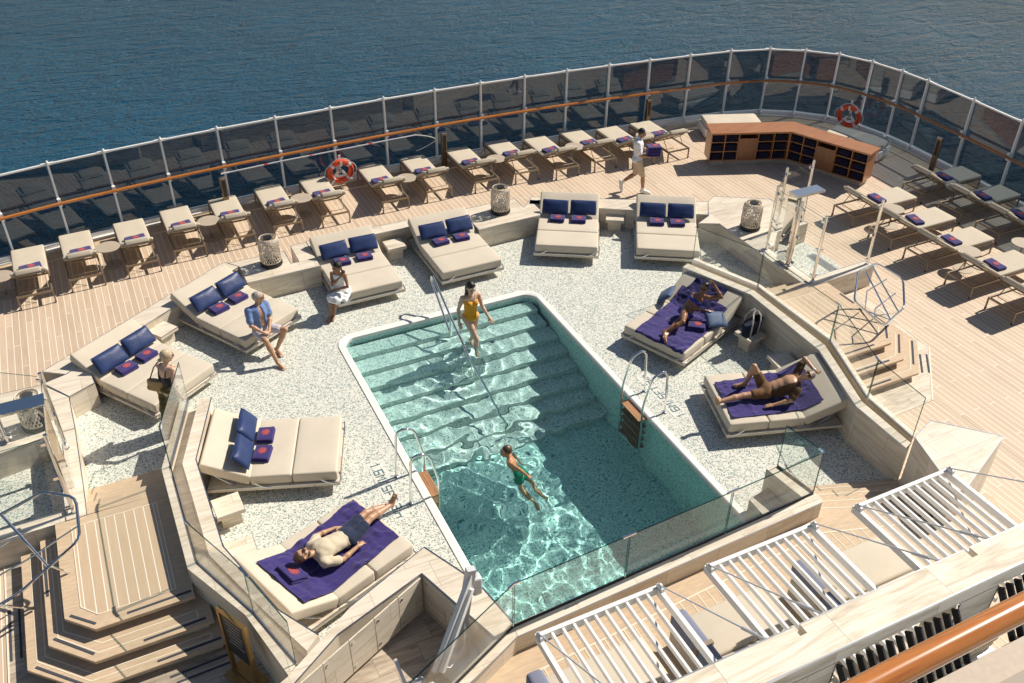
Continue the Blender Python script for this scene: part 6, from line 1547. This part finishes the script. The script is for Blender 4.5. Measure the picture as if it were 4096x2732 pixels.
# --- man lying in the beige shirt
j = dict(hip=(1.87, 9.21, .545), neck=(1.33, 8.99, .675), head=(1.18, 8.96, .745), shR=(1.45, 8.81, .62), shL=(1.34, 9.18, .62), elR=(1.70, 8.84, .535), haR=(1.96, 8.96, .56), elL=(1.52, 9.44, .525), haL=(1.77, 9.48, .51), hipR=(1.92, 9.13, .54), hipL=(1.87, 9.30, .54), knR=(2.28, 9.36, .60), knL=(2.26, 9.51, .58), anR=(2.66, 9.53, .56), anL=(2.65, 9.60, .50), toR=(2.74, 9.56, .71), toL=(2.76, 9.64, .64), hf=(.42, .26, .85))
p = Person('bearded man in sunglasses, beige shirt and navy shorts lying on a daybed with crossed ankles', j, SK_TAN, 1.0, 'm', headup=(-.88, -.10, .40), handd={'R': ((.8, .4, .0), (0, 0, -1)), 'curlR': .8, 'L': ((.8, -.3, 0), (0, 0, -1)), 'curlL': .3})
J = p.j
def be_(B):
    p.torso(B, .018, .03, lo=-.1, hi=1.0)
    for S in 'RL': B.cap(J['sh' + S], lerp(J['sh' + S], J['el' + S], .72), .066, .068, .03)
    n = nrm(-p.up); B.cut(n, float(n @ lerp(J['hip'], J['neck'], .10))); B.sub(J['neck'] + p.up * .05 + p.f * .06, (p.r, p.f, p.up), (.05, .08, .08))
p.wear('shirt', make_fabric('beige linen', (.56, .475, .345), var=.08, bump=.6), be_, .0095, .004, 32)
def ns_(B):
    B.ell(J['hip'], (p.r, p.f, p.up), (.175, .128, .14), .03)
    for S in 'RL': B.cap(getattr(p, 'hip' + S), lerp(getattr(p, 'hip' + S), J['kn' + S], .62), .098, .09, .03)
    n = nrm(p.up); B.cut(n, float(n @ lerp(J['hip'], J['neck'], .22)))
p.wear('shorts', make_fabric('navy shorts', (.022, .03, .062), var=.2, bump=.5), ns_)
p.hair(H_BROWN); p.glasses(LENS)
B = Body(.0075); h_ = J['head']; X_ = (p.hr, p.hf, p.hu); B.ell(h_ - p.hu * .066 + p.hf * .030, X_, (.057, .060, .050), .01); n = nrm(p.hu + p.hf * .15); B.cut(n, float(n @ (h_ - p.hu * .048 + p.hf * .06))); B.sub(h_ - p.hu * .058 + p.hf * .095, X_, (.022, .02, .008)); B.build('beard', H_BROWN, p.t)
# ================================================================== LIGHT, SKY, CAMERA
for o in bpy.data.objects:
    if o.type == 'MESH' and o.name.split('.')[0] in ('basin_wall', 'basin_floor', 'submerged_steps', 'body', 'swim_shorts', 'swimsuit', 'handrail', 'support', 'grab_rail', 'tread'):
        o.cycles.is_caustics_receiver = True
EL, AZ = R(43.0), R(6.5)                      # sun height; bearing in the deck plane, from +X toward +Y
d = V((math.cos(EL) * math.cos(AZ), math.cos(EL) * math.sin(AZ), math.sin(EL)))
L = bpy.data.lights.new('sun', 'SUN'); L.energy = 4.7; L.angle = R(.5); L.color = (1.0, .93, .82); L.cycles.is_caustics_light = True
so = bpy.data.objects.new('sun', L); COL.objects.link(so); so.rotation_euler = d.to_track_quat('Z', 'Y').to_euler(); so.location = d * 60
w = bpy.data.worlds.new('World'); sc.world = w; w.use_nodes = True; nt = w.node_tree; bg = nt.nodes['Background']
sky = nt.nodes.new('ShaderNodeTexSky'); sky.sky_type = 'NISHITA'; sky.sun_disc = False; sky.sun_elevation = EL; sky.sun_rotation = R(90) - AZ; sky.air_density = 1.0; sky.dust_density = .6; sky.ozone_density = 1.0
nt.links.new(sky.outputs[0], bg.inputs[0]); bg.inputs[1].default_value = .055
cam = bpy.data.cameras.new('camera'); cam.sensor_width = 36; cam.lens = 3672.96 / 4096 * 36; cam.clip_start = .05; cam.clip_end = 9000
co = bpy.data.objects.new('camera', cam); COL.objects.link(co)
pitch, roll, th = .6141995, .00684639, -.4523468
c_, s_ = math.cos(pitch), math.sin(pitch); F_ = V((0, c_, -s_)); U_ = V((0, s_, c_)); R_ = V((1, 0, 0))
cr, sr = math.cos(roll), math.sin(roll); R2, U2 = R_ * cr + U_ * sr, U_ * cr - R_ * sr
M3 = Matrix(((math.cos(th), -math.sin(th), 0), (math.sin(th), math.cos(th), 0), (0, 0, 1)))
R2, U2, F2 = M3 @ R2, M3 @ U2, M3 @ F_
co.matrix_world = Matrix(((R2.x, U2.x, -F2.x, 0), (R2.y, U2.y, -F2.y, 0), (R2.z, U2.z, -F2.z, 10.4), (0, 0, 0, 1)))
sc.camera = co
sc.view_settings.view_transform = 'Standard'; sc.view_settings.look = 'None'; sc.view_settings.exposure = 0.38; sc.view_settings.gamma = 1.0
cy = sc.cycles; cy.max_bounces = 10; cy.transparent_max_bounces = 24; cy.transmission_bounces = 8; cy.glossy_bounces = 5; cy.diffuse_bounces = 3; cy.use_denoising = True; cy.sample_clamp_indirect = 6.0
